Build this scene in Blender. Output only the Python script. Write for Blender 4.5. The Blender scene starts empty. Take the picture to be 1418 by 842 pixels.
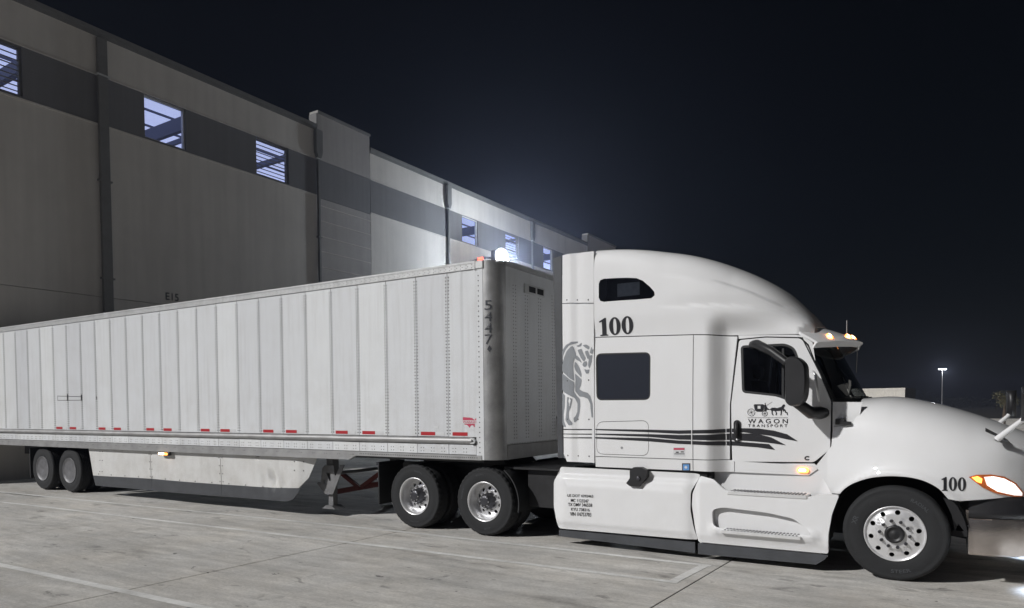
import bpy, bmesh, math, random
from math import sin, cos, pi, radians, sqrt, atan2, hypot, exp
from mathutils import Vector, Matrix
from mathutils.geometry import delaunay_2d_cdt
random.seed(7)
scene = bpy.context.scene
COL = scene.collection

# ------------------------------------------------------------------ camera (calibrated on the truck and the wall)
F, CX, CY, PITCH, ROLL, H = 975.02, 697.63, 594.93, -0.03202, -0.00907, 1.9166
PW, PH = 1418, 842
TA, TX, TY = 0.568, 4.195, 7.5363          # tractor heading and origin (steer axle, near tyre face)
LA, LX, LY = 0.5532, -0.8303, 10.6615      # trailer heading and origin (near side)
WA, WX, WY = 1.0015, -13.5, 20.351         # warehouse wall direction and origin
TW, LW = 2.44, 2.6                         # widths of tractor and trailer
cam_data = bpy.data.cameras.new('camera')
cam = bpy.data.objects.new('camera', cam_data); COL.objects.link(cam)
cam_data.sensor_fit = 'HORIZONTAL'; cam_data.sensor_width = 36
cam_data.lens = F / PW * 36
cam_data.shift_x = (PW / 2 - CX) / PW
cam_data.shift_y = (CY - PH / 2) / PW
cam_data.clip_end = 3000; cam_data.clip_start = .05
fw = Vector((0, cos(PITCH), sin(PITCH))); up0 = Vector((0, -sin(PITCH), cos(PITCH))); rt0 = Vector((1, 0, 0))
rt = rt0 * cos(ROLL) + up0 * sin(ROLL); upv = up0 * cos(ROLL) - rt0 * sin(ROLL)
cam.matrix_world = Matrix(((rt.x, upv.x, -fw.x, 0), (rt.y, upv.y, -fw.y, 0), (rt.z, upv.z, -fw.z, H), (0, 0, 0, 1)))
scene.camera = cam

# ------------------------------------------------------------------ light
SUN_EL, SUN_DELTA, SUN_STRENGTH = radians(33), radians(-35), 3.3
SKY_STRENGTH = 0.0007
ltv = (sin(-SUN_DELTA), cos(-SUN_DELTA))     # travel direction in the tractor's frame (forward, away)
hx = ltv[0] * cos(TA) + ltv[1] * sin(TA); hy = -ltv[0] * sin(TA) + ltv[1] * cos(TA)
SUN_DIR = Vector((hx * cos(SUN_EL), hy * cos(SUN_EL), -sin(SUN_EL)))
sun_data = bpy.data.lights.new('sun', 'SUN'); sun_data.energy = SUN_STRENGTH; sun_data.angle = radians(1.6); sun_data.color = (1, .985, .965)
sun = bpy.data.objects.new('sun', sun_data); COL.objects.link(sun)
sun.rotation_euler = SUN_DIR.to_track_quat('-Z', 'Y').to_euler(); sun.location = (0, 0, 40)
world = bpy.data.worlds.new('World'); scene.world = world; world.use_nodes = True
wn = world.node_tree.nodes; wn.clear()
wo = wn.new('ShaderNodeOutputWorld'); wb = wn.new('ShaderNodeBackground'); ws = wn.new('ShaderNodeTexSky')
ws.sky_type = 'NISHITA'; ws.sun_disc = False; ws.sun_elevation = SUN_EL; ws.sun_rotation = atan2(-SUN_DIR.x, -SUN_DIR.y)
wb.inputs['Strength'].default_value = SKY_STRENGTH
world.node_tree.links.new(ws.outputs[0], wb.inputs[0]); world.node_tree.links.new(wb.outputs[0], wo.inputs[0])
vs_ = scene.view_settings
vs_.view_transform = 'Standard'; vs_.look = 'None'; vs_.exposure = 0; vs_.gamma = 1; vs_.use_curve_mapping = False
scene.render.engine = 'CYCLES'
scene.cycles.use_denoising = True
scene.cycles.max_bounces = 8; scene.cycles.volume_bounces = 0
scene.cycles.volume_step_rate = 4; scene.cycles.sample_clamp_indirect = 6

# ------------------------------------------------------------------ pixel -> place
def ray(x, y):
    X, Y = x - CX, y - CY
    x0 = cos(ROLL) * X + sin(ROLL) * Y; y0 = -sin(ROLL) * X + cos(ROLL) * Y
    up = -y0 / F
    return Vector((x0 / F, cos(PITCH) - up * sin(PITCH), sin(PITCH) + up * cos(PITCH)))
CAM = Vector((0, 0, H))
def on_side(x, y, v, ang, ox, oy):
    u3 = Vector((cos(ang), -sin(ang), 0)); v3 = Vector((sin(ang), cos(ang), 0)); o = Vector((ox, oy, 0))
    d = ray(x, y); t = (o + v * v3 - CAM).dot(v3) / d.dot(v3); q = CAM + d * t
    return ((q - o).dot(u3), q.z)
def P(x, y, v=.03): return on_side(x, y, v, TA, TX, TY)      # tractor side plane
def PT(x, y, v=0.): return on_side(x, y, v, LA, LX, LY)      # trailer side plane
def PP(pts, v=.03): return [P(x, y, v) for x, y in pts]
def ground_in_tractor(x, y):
    d = ray(x, y); q = CAM + d * (-H / d.z) - Vector((TX, TY, 0))
    return (q.x * cos(TA) - q.y * sin(TA), q.x * sin(TA) + q.y * cos(TA))

# ------------------------------------------------------------------ materials
def nmat(name):
    m = bpy.data.materials.new(name); m.use_nodes = True
    return m, m.node_tree.nodes, m.node_tree.links, m.node_tree.nodes['Principled BSDF']
def N(nodes, t, **k):
    n = nodes.new(t)
    for a, b in k.items():
        if a in n.inputs: n.inputs[a].default_value = b
        else: setattr(n, a, b)
    return n
def ramp(nodes, stops):
    r = nodes.new('ShaderNodeValToRGB'); e = r.color_ramp.elements
    while len(e) < len(stops): e.new(.5)
    for i, (p, c) in enumerate(stops): e[i].position = p; e[i].color = (c, c, c, 1) if not isinstance(c, tuple) else c + (1,)
    return r
def mixc(nodes, links, fac, a, b, mode='MIX'):
    n = nodes.new('ShaderNodeMix'); n.data_type = 'RGBA'; n.blend_type = mode
    for s, v in ((0, fac), (6, a), (7, b)):
        if hasattr(v, 'links'): links.new(v, n.inputs[s])
        else: n.inputs[s].default_value = v if s == 0 or len(v) == 4 else tuple(v) + (1,)
    return n.outputs[2]
def plain(name, col, rough=.5, metal=0., noise=.0, scale=8., bump=0., bscale=30., coat=0., spec=.5):
    m, n, l, b = nmat(name)
    b.inputs['Base Color'].default_value = tuple(col) + (1,); b.inputs['Roughness'].default_value = rough
    b.inputs['Metallic'].default_value = metal; b.inputs['Coat Weight'].default_value = coat; b.inputs['Coat Roughness'].default_value = .06
    b.inputs['Specular IOR Level'].default_value = spec
    tc = n.new('ShaderNodeTexCoord')
    if noise:
        t = N(n, 'ShaderNodeTexNoise', Scale=scale, Detail=6., Roughness=.65); l.new(tc.outputs['Object'], t.inputs['Vector'])
        r = ramp(n, [(.3, 1 - noise), (.7, 1.)]); l.new(t.outputs[0], r.inputs[0])
        l.new(mixc(n, l, 1., tuple(col), r.outputs[0], 'MULTIPLY'), b.inputs['Base Color'])
        rr = N(n, 'ShaderNodeMapRange'); rr.inputs[3].default_value = max(0, rough - .08); rr.inputs[4].default_value = min(1, rough + .1)
        l.new(t.outputs[0], rr.inputs[0]); l.new(rr.outputs[0], b.inputs['Roughness'])
    if bump:
        t2 = N(n, 'ShaderNodeTexNoise', Scale=bscale, Detail=4.); l.new(tc.outputs['Object'], t2.inputs['Vector'])
        bp = N(n, 'ShaderNodeBump', Strength=bump, Distance=.02); l.new(t2.outputs[0], bp.inputs['Height']); l.new(bp.outputs[0], b.inputs['Normal'])
    return m
def glow(name, col, strength):
    m, n, l, b = nmat(name)
    b.inputs['Base Color'].default_value = tuple(col) + (1,); b.inputs['Emission Color'].default_value = tuple(col) + (1,)
    b.inputs['Emission Strength'].default_value = strength; return m
def glass(name, tint, rough=.03):
    m, n, l, b = nmat(name); out = n['Material Output']; n.remove(b)
    tr = N(n, 'ShaderNodeBsdfTransparent'); tr.inputs[0].default_value = tuple(tint) + (1,)
    gl = N(n, 'ShaderNodeBsdfGlossy', Roughness=rough); lw = N(n, 'ShaderNodeLayerWeight', Blend=.5); pw = N(n, 'ShaderNodeMath', operation='POWER'); pw.inputs[1].default_value = 5; l.new(lw.outputs['Facing'], pw.inputs[0]); fr = N(n, 'ShaderNodeMath', operation='MULTIPLY_ADD'); fr.inputs[1].default_value = .95; fr.inputs[2].default_value = .045; l.new(pw.outputs[0], fr.inputs[0])
    mx = n.new('ShaderNodeMixShader'); l.new(fr.outputs[0], mx.inputs[0]); l.new(tr.outputs[0], mx.inputs[1]); l.new(gl.outputs[0], mx.inputs[2])
    l.new(mx.outputs[0], out.inputs[0]); return m

def paint_material(name, col, dirt, streak, rough, coat, low=None, vary=False):
    """white vehicle paint: faint road dirt rising from below, vertical runs, a little waviness"""
    m, n, l, b = nmat(name)
    tc = n.new('ShaderNodeNewGeometry'); sep = n.new('ShaderNodeSeparateXYZ'); l.new(tc.outputs['Position'], sep.inputs[0])
    t = N(n, 'ShaderNodeTexNoise', Scale=2.2, Detail=8., Roughness=.7); l.new(tc.outputs['Position'], t.inputs['Vector'])
    mp = N(n, 'ShaderNodeMapping'); mp.inputs['Scale'].default_value = (14, 14, .7); l.new(tc.outputs['Position'], mp.inputs[0])
    t2 = N(n, 'ShaderNodeTexNoise', Scale=1., Detail=5., Roughness=.6); l.new(mp.outputs[0], t2.inputs['Vector'])
    r1 = ramp(n, [(.42, 0.), (.72, 1.)]); l.new(t.outputs[0], r1.inputs[0])
    r2 = ramp(n, [(.5, 0.), (.8, 1.)]); l.new(t2.outputs[0], r2.inputs[0])
    mr = N(n, 'ShaderNodeMapRange'); mr.inputs[1].default_value = 0.; mr.inputs[2].default_value = low or 1.5; mr.inputs[3].default_value = 1.; mr.inputs[4].default_value = .25
    l.new(sep.outputs[2], mr.inputs[0])
    m1 = N(n, 'ShaderNodeMath', operation='MULTIPLY'); l.new(r1.outputs[0], m1.inputs[0]); l.new(mr.outputs[0], m1.inputs[1])
    m2 = N(n, 'ShaderNodeMath', operation='MULTIPLY'); l.new(m1.outputs[0], m2.inputs[0]); m2.inputs[1].default_value = dirt
    c1 = mixc(n, l, m2.outputs[0], col, (.33, .30, .26))
    m3 = N(n, 'ShaderNodeMath', operation='MULTIPLY'); l.new(r2.outputs[0], m3.inputs[0]); m3.inputs[1].default_value = streak
    c2 = mixc(n, l, m3.outputs[0], c1, (.42, .41, .40))
    if vary:                                  # no two panels weathered alike
        oi = n.new('ShaderNodeObjectInfo'); rv_ = ramp(n, [(0., (.90, .90, .91)), (.55, (.98, .98, .98)), (1., (1.05, 1.05, 1.04))]); l.new(oi.outputs['Random'], rv_.inputs[0]); c2 = mixc(n, l, 1., c2, rv_.outputs[0], 'MULTIPLY')
    l.new(c2, b.inputs['Base Color'])
    b.inputs['Roughness'].default_value = rough; b.inputs['Coat Weight'].default_value = coat; b.inputs['Coat Roughness'].default_value = .04; b.inputs['Specular IOR Level'].default_value = .25
    t3 = N(n, 'ShaderNodeTexNoise', Scale=3.2, Detail=2.); l.new(tc.outputs['Position'], t3.inputs['Vector'])
    bp = N(n, 'ShaderNodeBump', Strength=.06, Distance=.03); l.new(t3.outputs[0], bp.inputs['Height']); l.new(bp.outputs[0], b.inputs['Normal'])
    return m

def concrete_material():
    m, n, l, b = nmat('yard_concrete')
    g = n.new('ShaderNodeNewGeometry')
    rot = N(n, 'ShaderNodeMapping'); rot.inputs['Rotation'].default_value = (0, 0, TA); l.new(g.outputs['Position'], rot.inputs[0])
    def tex(scale, sx, sy, det=8., ro=.65, dist=0.):
        mp = N(n, 'ShaderNodeMapping'); mp.inputs['Scale'].default_value = (sx, sy, 1); l.new(rot.outputs[0], mp.inputs[0])
        t = N(n, 'ShaderNodeTexNoise', Scale=scale, Detail=det, Roughness=ro, Distortion=dist); l.new(mp.outputs[0], t.inputs['Vector']); return t.outputs[0]
    broad = ramp(n, [(.30, .66), (.72, 1.16)]); l.new(tex(.35, 1, 2.2), broad.inputs[0])
    drag = ramp(n, [(.36, .78), (.66, 1.06)]); l.new(tex(1., .55, 4.2, 7., .7, .6), drag.inputs[0])
    fine = ramp(n, [(.25, .70), (.75, 1.22)]); l.new(tex(26., 1, 1.4, 10., .75), fine.inputs[0])
    stain = ramp(n, [(.60, 1.), (.68, .60)]); l.new(tex(2.1, .8, 1.8, 6., .6, .8), stain.inputs[0])
    spot = ramp(n, [(.69, 1.), (.715, .36)]); l.new(tex(5.2, 1, 1.7, 4., .55, .5), spot.inputs[0])
    mott = ramp(n, [(.32, .86), (.68, 1.08)]); l.new(tex(4.2, 1, 1.5, 8., .7, .3), mott.inputs[0])
    oil = ramp(n, [(.60, 1.), (.70, .68)]); l.new(tex(.8, .6, 2., 4., .6, .4), oil.inputs[0])
    base = (.655, .64, .61)
    c = base
    for r in (broad, drag, fine, mott, stain, spot, oil): c = mixc(n, l, 1., c, r.outputs[0], 'MULTIPLY')
    warm = ramp(n, [(.4, (1, 1, 1)), (.7, (1.02, .995, .96))]); l.new(tex(.9, 1, 1, 3.), warm.inputs[0])
    c = mixc(n, l, 1., c, warm.outputs[0], 'MULTIPLY')
    l.new(c, b.inputs['Base Color']); b.inputs['Roughness'].default_value = .82
    bp = N(n, 'ShaderNodeBump', Strength=.35, Distance=.006); l.new(tex(55., 1, 1, 6.), bp.inputs['Height']); l.new(bp.outputs[0], b.inputs['Normal'])
    return m
def line_paint():
    m, n, l, b = nmat('worn_line_paint')
    g = n.new('ShaderNodeNewGeometry'); t = N(n, 'ShaderNodeTexNoise', Scale=9., Detail=8., Roughness=.75); l.new(g.outputs['Position'], t.inputs['Vector'])
    t2 = N(n, 'ShaderNodeTexNoise', Scale=1.1, Detail=3.); l.new(g.outputs['Position'], t2.inputs['Vector'])
    ad = N(n, 'ShaderNodeMath', operation='ADD'); l.new(t.outputs[0], ad.inputs[0]); l.new(t2.outputs[0], ad.inputs[1])
    r = ramp(n, [(.40, (.78, .78, .76)), (.66, (.46, .455, .44))]); 
    hv = N(n, 'ShaderNodeMath', operation='MULTIPLY'); l.new(ad.outputs[0], hv.inputs[0]); hv.inputs[1].default_value = .5
    l.new(hv.outputs[0], r.inputs[0]); l.new(r.outputs[0], b.inputs['Base Color']); b.inputs['Roughness'].default_value = .75
    return m
def wall_material(name, col, var=.16):
    m, n, l, b = nmat(name)
    tc = n.new('ShaderNodeTexCoord')
    t = N(n, 'ShaderNodeTexNoise', Scale=.45, Detail=7., Roughness=.7); l.new(tc.outputs['Object'], t.inputs['Vector'])
    mp = N(n, 'ShaderNodeMapping'); mp.inputs['Scale'].default_value = (3.5, 3.5, .18); l.new(tc.outputs['Object'], mp.inputs[0])
    t2 = N(n, 'ShaderNodeTexNoise', Scale=1., Detail=6.); l.new(mp.outputs[0], t2.inputs['Vector'])
    r = ramp(n, [(.3, 1 - var), (.7, 1.05)]); l.new(t.outputs[0], r.inputs[0])
    r2 = ramp(n, [(.35, 1 - var * .8), (.6, 1.)]); l.new(t2.outputs[0], r2.inputs[0])
    c = mixc(n, l, 1., mixc(n, l, 1., col, r.outputs[0], 'MULTIPLY'), r2.outputs[0], 'MULTIPLY')
    l.new(c, b.inputs['Base Color']); b.inputs['Roughness'].default_value = .85
    t3 = N(n, 'ShaderNodeTexNoise', Scale=30., Detail=5.); l.new(tc.outputs['Object'], t3.inputs['Vector'])
    bp = N(n, 'ShaderNodeBump', Strength=.3, Distance=.01); l.new(t3.outputs[0], bp.inputs['Height']); l.new(bp.outputs[0], b.inputs['Normal'])
    return m
M = {}
M['truck_white'] = paint_material('truck_white_paint', (.755, .758, .765), .16, .03, .5, .85, 1.2)
M['trailer_white'] = paint_material('trailer_white_paint', (.695, .712, .73), .40, .32, .42, .3, 2.8, True)
M['skirt_white'] = paint_material('skirt_white_panel', (.64, .64, .63), .55, .25, .5, .1, 1.6)
M['concrete'] = concrete_material(); M['line'] = line_paint()
M['sealant'] = plain('joint_sealant', (.03, .029, .028), .9)
M['wall_light'] = wall_material('wall_warm_grey', (.60, .57, .53), .10); M['wall_dark'] = wall_material('wall_charcoal_band', (.175, .173, .175), .12)
M['wall_mid'] = wall_material('wall_mid_grey', (.38, .36, .345), .12); M['coping'] = plain('coping_metal', (.20, .198, .19), .6, .15, .2, 3)
M['tyre'] = plain('tyre_rubber', (.019, .020, .022), .8, 0, .35, 14, .25, 90)
M['rubber'] = plain('black_rubber', (.020, .021, .023), .6, 0, .3, 6)
M['flap'] = plain('grey_rubber', (.062, .066, .074), .6, 0, .3, 5)
M['black'] = plain('black_plastic', (.018, .018, .02), .42, 0, .2, 8)
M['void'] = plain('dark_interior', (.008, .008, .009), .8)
M['chassis'] = plain('chassis_paint', (.022, .022, .024), .55, .2, .4, 6)
M['alu'] = plain('polished_aluminium', (.80, .80, .81), .30, .55, .12, 10)
M['alu_dull'] = plain('dull_aluminium', (.55, .55, .56), .42, .85, .25, 7)
M['step_metal'] = plain('bright_step_metal', (.82, .82, .82), .3, .35, .1, 10)
M['cover'] = plain('dull_wheel_cover', (.20, .20, .21), .5, .3, .4, 9)
M['curtain'] = plain('curtain_cloth', (.30, .31, .33), .9, 0, .3, 12)
M['corner_metal'] = plain('worn_corner_metal', (.46, .46, .46), .42, .78, .35, 3)
M['hub'] = plain('dark_hub', (.10, .10, .11), .35, .8, .3, 12)
M['rail'] = plain('rail_aluminium', (.40, .40, .40), .5, .45, .3, 4)
M['rail_light'] = plain('top_rail_aluminium', (.60, .61, .61), .45, .25, .25, 6)
M['rivet'] = plain('rivet_grey', (.085, .083, .08), .5, .4)
M['seam'] = plain('seam_shadow', (.05, .05, .05), .8)
M['red_tape'] = plain('red_reflective', (.42, .018, .025), .4); M['white_tape'] = plain('white_reflective', (.62, .63, .64), .45)
M['decal_black'] = plain('decal_black', (.022, .022, .026), .35); M['decal_grey'] = plain('decal_grey', (.26, .275, .295), .4, 0, .12, 5)
M['decal_red'] = plain('decal_red', (.50, .06, .11), .45); M['decal_blue'] = plain('decal_blue', (.12, .30, .62), .45)
M['number_grey'] = plain('number_grey', (.045, .048, .058), .5)
M['bumper'] = plain('bumper_metal', (.66, .60, .56), .20, .9, .3, 3, .15, 5)  # warm tint in the metal stands for a warm reflection
M['steel'] = plain('landing_gear_grey', (.22, .22, .225), .55, .3, .35, 7)
M['red_steel'] = plain('red_primer_steel', (.16, .03, .025), .6, 0, .4, 6)
M['glass_side'] = glass('tinted_side_glass', (.30, .32, .35)); M['glass_screen'] = glass('windscreen_glass', (.35, .37, .38))
M['glass_dark'] = plain('privacy_glass', (.026, .029, .038), .12, 0, 0, 1, 0, 1, .3)
M['pane'] = glass('window_pane', (.82, .86, .95))
M['amber'] = glow('amber_lamp', (1., .30, .05), 5.); M['amber_core'] = glow('warm_lamp_core', (1., .70, .38), 9.)
M['amber_lens'] = plain('amber_lens', (.5, .12, .02), .2, 0, 0, 1, 0, 1, .5)
M['head'] = glow('headlamp_white', (1., .98, .93), 9.); M['head_soft'] = glow('headlamp_lens_glow', (1., .86, .80), 1.05); M['red_lamp'] = glow('red_lamp', (1., .10, .06), 4.)
M['flood'] = glow('flood_glare', (.95, .97, 1.), 160.); M['room'] = glow('glowing_ceiling', (.66, .69, .90), .95)
M['room2'] = glow('glowing_hall_wall', (.70, .73, .95), 1.)
M['beam'] = plain('roof_steel', (.10, .11, .16), .6); M['interior'] = plain('cab_interior', (.13, .13, .135), .8)
M['paper'] = plain('paper', (.6, .6, .58), .7); M['cream'] = wall_material('cream_wall', (.84, .80, .72), .08)
M['far'] = plain('night_dark_field', (.012, .012, .011), .95, 0, .4, .05)  # near black: night dark put into the colour, as the sun reaches it
M['bark'] = plain('bark', (.10, .075, .055), .9, 0, .4, 9); M['leaf'] = plain('leaf', (.10, .095, .055), .7, 0, .4, 3)
M['leaf_far'] = plain('night_dark_leaf', (.010, .011, .009), .8, 0, .4, 1)  # night dark put into the far leaf colour too
M['galv'] = plain('galvanised_pole', (.30, .30, .31), .5, .6, .2, 4); M['lampcap'] = glow('street_lamp_lens', (.9, .95, 1.), 10.)

# ------------------------------------------------------------------ mesh helpers
class MB:
    def __init__(s): s.v = []; s.f = []; s.sm = []; s.n = {}
    def add(s, vs, fs, smooth=False, normals=None):
        o = len(s.v)
        if normals: s.n.update({o + i: tuple(n) for i, n in enumerate(normals)})
        s.v += [tuple(v) for v in vs]; s.f += [tuple(i + o for i in f) for f in fs]; s.sm += [smooth] * len(fs); return s
    def box(s, x0, x1, y0, y1, z0, z1):
        return s.add([(x, y, z) for x in (x0, x1) for y in (y0, y1) for z in (z0, z1)],
                     [(0, 1, 3, 2), (4, 6, 7, 5), (0, 4, 5, 1), (2, 3, 7, 6), (0, 2, 6, 4), (1, 5, 7, 3)])
    def cbox(s, x0, x1, y0, y1, z0, z1, c=.01):
        """box with its long edges chamfered (profile in x,z swept along y and closed by inset caps)"""
        def ringz(y, i):
            a, b, d, e = x0 + i, x1 - i, z0 + i, z1 - i
            return [(a + c, y, d), (b - c, y, d), (b, y, d + c), (b, y, e - c), (b - c, y, e), (a + c, y, e), (a, y, e - c), (a, y, d + c)]
        rings = [ringz(y0, c), ringz(y0 + c, 0), ringz(y1 - c, 0), ringz(y1, c)]
        vs = sum(rings, []); fs = [tuple(range(7, -1, -1)), tuple(range(24, 32))]
        for r in range(3):
            for k in range(8): fs.append((r * 8 + k, r * 8 + (k + 1) % 8, r * 8 + 8 + (k + 1) % 8, r * 8 + 8 + k))
        fs = [tuple(reversed(f)) for f in fs]
        return s.add(vs, fs)
    def prism(s, poly, y0, y1):
        """polygon in (x,z) extruded along y"""
        n = len(poly); vs = [(x, y0, z) for x, z in poly] + [(x, y1, z) for x, z in poly]
        fs = [tuple(range(n)), tuple(range(2 * n - 1, n - 1, -1))] + [(i, i + n, (i + 1) % n + n, (i + 1) % n) for i in range(n)]
        return s.add(vs, fs)
    def tube(s, pts, r, seg=8, caps=True):
        pts = [Vector(p) for p in pts]; rs = r if isinstance(r, (list, tuple)) else [r] * len(pts); base = len(s.v); vs = []
        ref = Vector((0, 0, 1))
        for i, p in enumerate(pts):
            d = (pts[min(i + 1, len(pts) - 1)] - pts[max(i - 1, 0)]).normalized()
            if abs(d.dot(ref)) > .95: ref = Vector((1, 0, 0)) if abs(d.x) < .9 else Vector((0, 1, 0))
            a = d.cross(ref).normalized(); b = d.cross(a).normalized(); ref = -b if b.dot(ref) < 0 else b
            for k in range(seg):
                t = 2 * pi * k / seg; vs.append(p + (a * cos(t) + b * sin(t)) * rs[i])
        n = len(pts)
        fs = [(i * seg + k, i * seg + (k + 1) % seg, (i + 1) * seg + (k + 1) % seg, (i + 1) * seg + k) for i in range(n - 1) for k in range(seg)]
        s.add(vs, fs, True)
        if caps: s.add([vs[k] for k in range(seg)] + [vs[(n - 1) * seg + k] for k in range(seg)], [tuple(range(seg - 1, -1, -1)), tuple(range(seg, 2 * seg))])
        return s
    def lathe(s, prof, seg=48, smooth=True, mod=None, a0=0., a1=2 * pi):
        """profile of (radius, y) turned about the y axis"""
        full = abs(a1 - a0 - 2 * pi) < 1e-6; m = seg if full else seg + 1; vs = []
        for k in range(m):
            t = a0 + (a1 - a0) * k / seg
            for j, (r, y) in enumerate(prof):
                rr = mod(k, j, r) if mod else r
                vs.append((rr * cos(t), y, rr * sin(t)))
        n = len(prof); fs = []
        for k in range(seg):
            k2 = (k + 1) % m
            for j in range(n - 1): fs.append((k * n + j, k * n + j + 1, k2 * n + j + 1, k2 * n + j))
        return s.add(vs, fs, smooth)
    def build(s, name, mat, parent=None, loc=None):
        me = bpy.data.meshes.new(name); me.from_pydata(s.v, [], s.f); me.polygons.foreach_set('use_smooth', s.sm)
        me.materials.append(M[mat] if isinstance(mat, str) else mat); me.update()
        if s.n: me.normals_split_custom_set_from_vertices([s.n.get(i, (0, 0, 0)) for i in range(len(s.v))])
        o = bpy.data.objects.new(name, me); COL.objects.link(o); o.parent = parent
        if loc: o.location = loc
        return o
def fix(o):
    bm = bmesh.new(); bm.from_mesh(o.data); bmesh.ops.recalc_face_normals(bm, faces=bm.faces); bm.to_mesh(o.data); bm.free(); return o
def thing(name, label, cat, loc=(0, 0, 0), rz=0., group=None):
    o = bpy.data.objects.new(name, None); COL.objects.link(o); o.location = loc; o.rotation_euler = (0, 0, rz); tag(o, label, cat, group); return o
def tag(o, label=None, cat=None, group=None, kind=None):
    for k, v in (('label', label), ('category', cat), ('group', group), ('kind', kind)):
        if v: o[k] = v
    return o
def copy_tree(o, parent=None, loc=None, rot=None):
    c = o.copy(); COL.objects.link(c); c.parent = parent
    if loc is not None: c.location = loc
    if rot is not None: c.rotation_euler = rot
    for ch in list(o.children): copy_tree(ch, c)
    return c
def resample(poly, step):
    out = []
    for i, a in enumerate(poly):
        b = poly[(i + 1) % len(poly)]; L = hypot(b[0] - a[0], b[1] - a[1]); n = max(1, int(L / step + .5))
        out += [(a[0] + (b[0] - a[0]) * k / n, a[1] + (b[1] - a[1]) * k / n) for k in range(n)]
    return out
def inside(p, poly):
    x, y = p; c = False; n = len(poly)
    for i in range(n):
        x1, y1 = poly[i]; x2, y2 = poly[i - 1]
        if (y1 > y) != (y2 > y) and x < (x2 - x1) * (y - y1) / (y2 - y1) + x1: c = not c
    return c
def segdist(p, poly):
    d = 1e9
    for i in range(len(poly)):
        ax, ay = poly[i - 1]; bx, by = poly[i]; dx, dy = bx - ax, by - ay; L = dx * dx + dy * dy or 1e-12
        t = max(0, min(1, ((p[0] - ax) * dx + (p[1] - ay) * dy) / L)); d = min(d, hypot(p[0] - ax - t * dx, p[1] - ay - t * dy))
    return d
def cdt(outline, holes=(), step=.12):
    """triangulated region; returns points, triangles and the border loops"""
    loops = [resample(outline, step)] + [resample(h, step) for h in holes]; pts = []; edges = []
    for lp in loops:
        o = len(pts); pts += lp; edges += [(o + i, o + (i + 1) % len(lp)) for i in range(len(lp))]
    xs = [p[0] for p in loops[0]]; ys = [p[1] for p in loops[0]]
    nx = int((max(xs) - min(xs)) / step) + 1; ny = int((max(ys) - min(ys)) / step) + 1
    for i in range(nx + 1):
        for j in range(ny + 1):
            p = (min(xs) + (i + .5) * step, min(ys) + (j + .5) * step)
            if inside(p, loops[0]) and not any(inside(p, h) for h in loops[1:]) and min(segdist(p, lp) for lp in loops) > step * .45: pts.append(p)
    V, E, Fc, *_ = delaunay_2d_cdt([Vector(p) for p in pts], edges, [], 0, 1e-6)
    T = []
    for f in Fc:
        for k in range(1, len(f) - 1):
            t = (f[0], f[k], f[k + 1]); c = ((V[t[0]].x + V[t[1]].x + V[t[2]].x) / 3, (V[t[0]].y + V[t[1]].y + V[t[2]].y) / 3)
            if inside(c, loops[0]) and not any(inside(c, h) for h in loops[1:]): T.append(t)
    return [(v.x, v.y) for v in V], T
def sheet(mb, outline, surf, holes=(), step=.12, thick=.03, out=(0, -1, 0), lift=0., mirror=None):
    """a curved plate: region in parameter space carried onto surf(s,t), with real edges of the given thickness"""
    V, T = cdt(outline, holes, step); out = Vector(out); e = 1e-3; P3 = []; Nn = []
    for s, t in V:
        p = Vector(surf(s, t)); a = Vector(surf(s + e, t)) - Vector(surf(s - e, t)); b = Vector(surf(s, t + e)) - Vector(surf(s, t - e))
        n = a.cross(b); n = n.normalized() if n.length > 1e-12 else out
        if n.dot(out) < 0: n = -n
        P3.append(p + n * lift); Nn.append(n)
    fs = []; cnt = {}
    for t in T:
        a, b, c = t
        if (P3[b] - P3[a]).cross(P3[c] - P3[a]).dot(Nn[a] + Nn[b] + Nn[c]) < 0: t = (a, c, b)
        fs.append(t)
        for i in range(3):
            k = (t[i], t[(i + 1) % 3]); cnt[k] = 1
    rim = [k for k in cnt if (k[1], k[0]) not in cnt]
    mir = (lambda p: (p[0], mirror - p[1], p[2])) if mirror else tuple
    fl = (lambda f: tuple(reversed(f))) if mirror else tuple
    mb.add([mir(p) for p in P3], [fl(f) for f in fs], True, [(n.x, -n.y if mirror else n.y, n.z) for n in Nn])
    if thick:
        vs = []; rf = []
        for a, b in rim:
            o = len(vs); vs += [P3[b], P3[a], P3[a] - Nn[a] * thick, P3[b] - Nn[b] * thick]; rf.append(fl((o, o + 1, o + 2, o + 3)))
        mb.add([mir(p) for p in vs], rf)
    return mb
def lerp_table(tab):
    def f(u):
        if u <= tab[0][0]: return tab[0][1]
        for (a, x), (b, y) in zip(tab, tab[1:]):
            if u <= b:
                t = (u - a) / (b - a); return x + (y - x) * t
        return tab[-1][1]
    return f
def smooth_table(tab):
    """Catmull-Rom through the points"""
    def f(u):
        if u <= tab[0][0]: return tab[0][1]
        if u >= tab[-1][0]: return tab[-1][1]
        for i in range(len(tab) - 1):
            if u <= tab[i + 1][0]:
                (x0, y0), (x1, y1) = tab[i], tab[i + 1]; h = x1 - x0; t = (u - x0) / h
                m0 = (y1 - tab[i - 1][1]) / (x1 - tab[i - 1][0]) if i else (y1 - y0) / h
                m1 = (tab[i + 2][1] - y0) / (tab[i + 2][0] - x0) if i + 2 < len(tab) else (y1 - y0) / h
                return (2*t**3 - 3*t*t + 1)*y0 + (t**3 - 2*t*t + t)*h*m0 + (-2*t**3 + 3*t*t)*y1 + (t**3 - t*t)*h*m1
    return f
def sst(a, b, x):
    t = max(0., min(1., (x - a) / (b - a))); return t * t * (3 - 2 * t)
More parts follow.
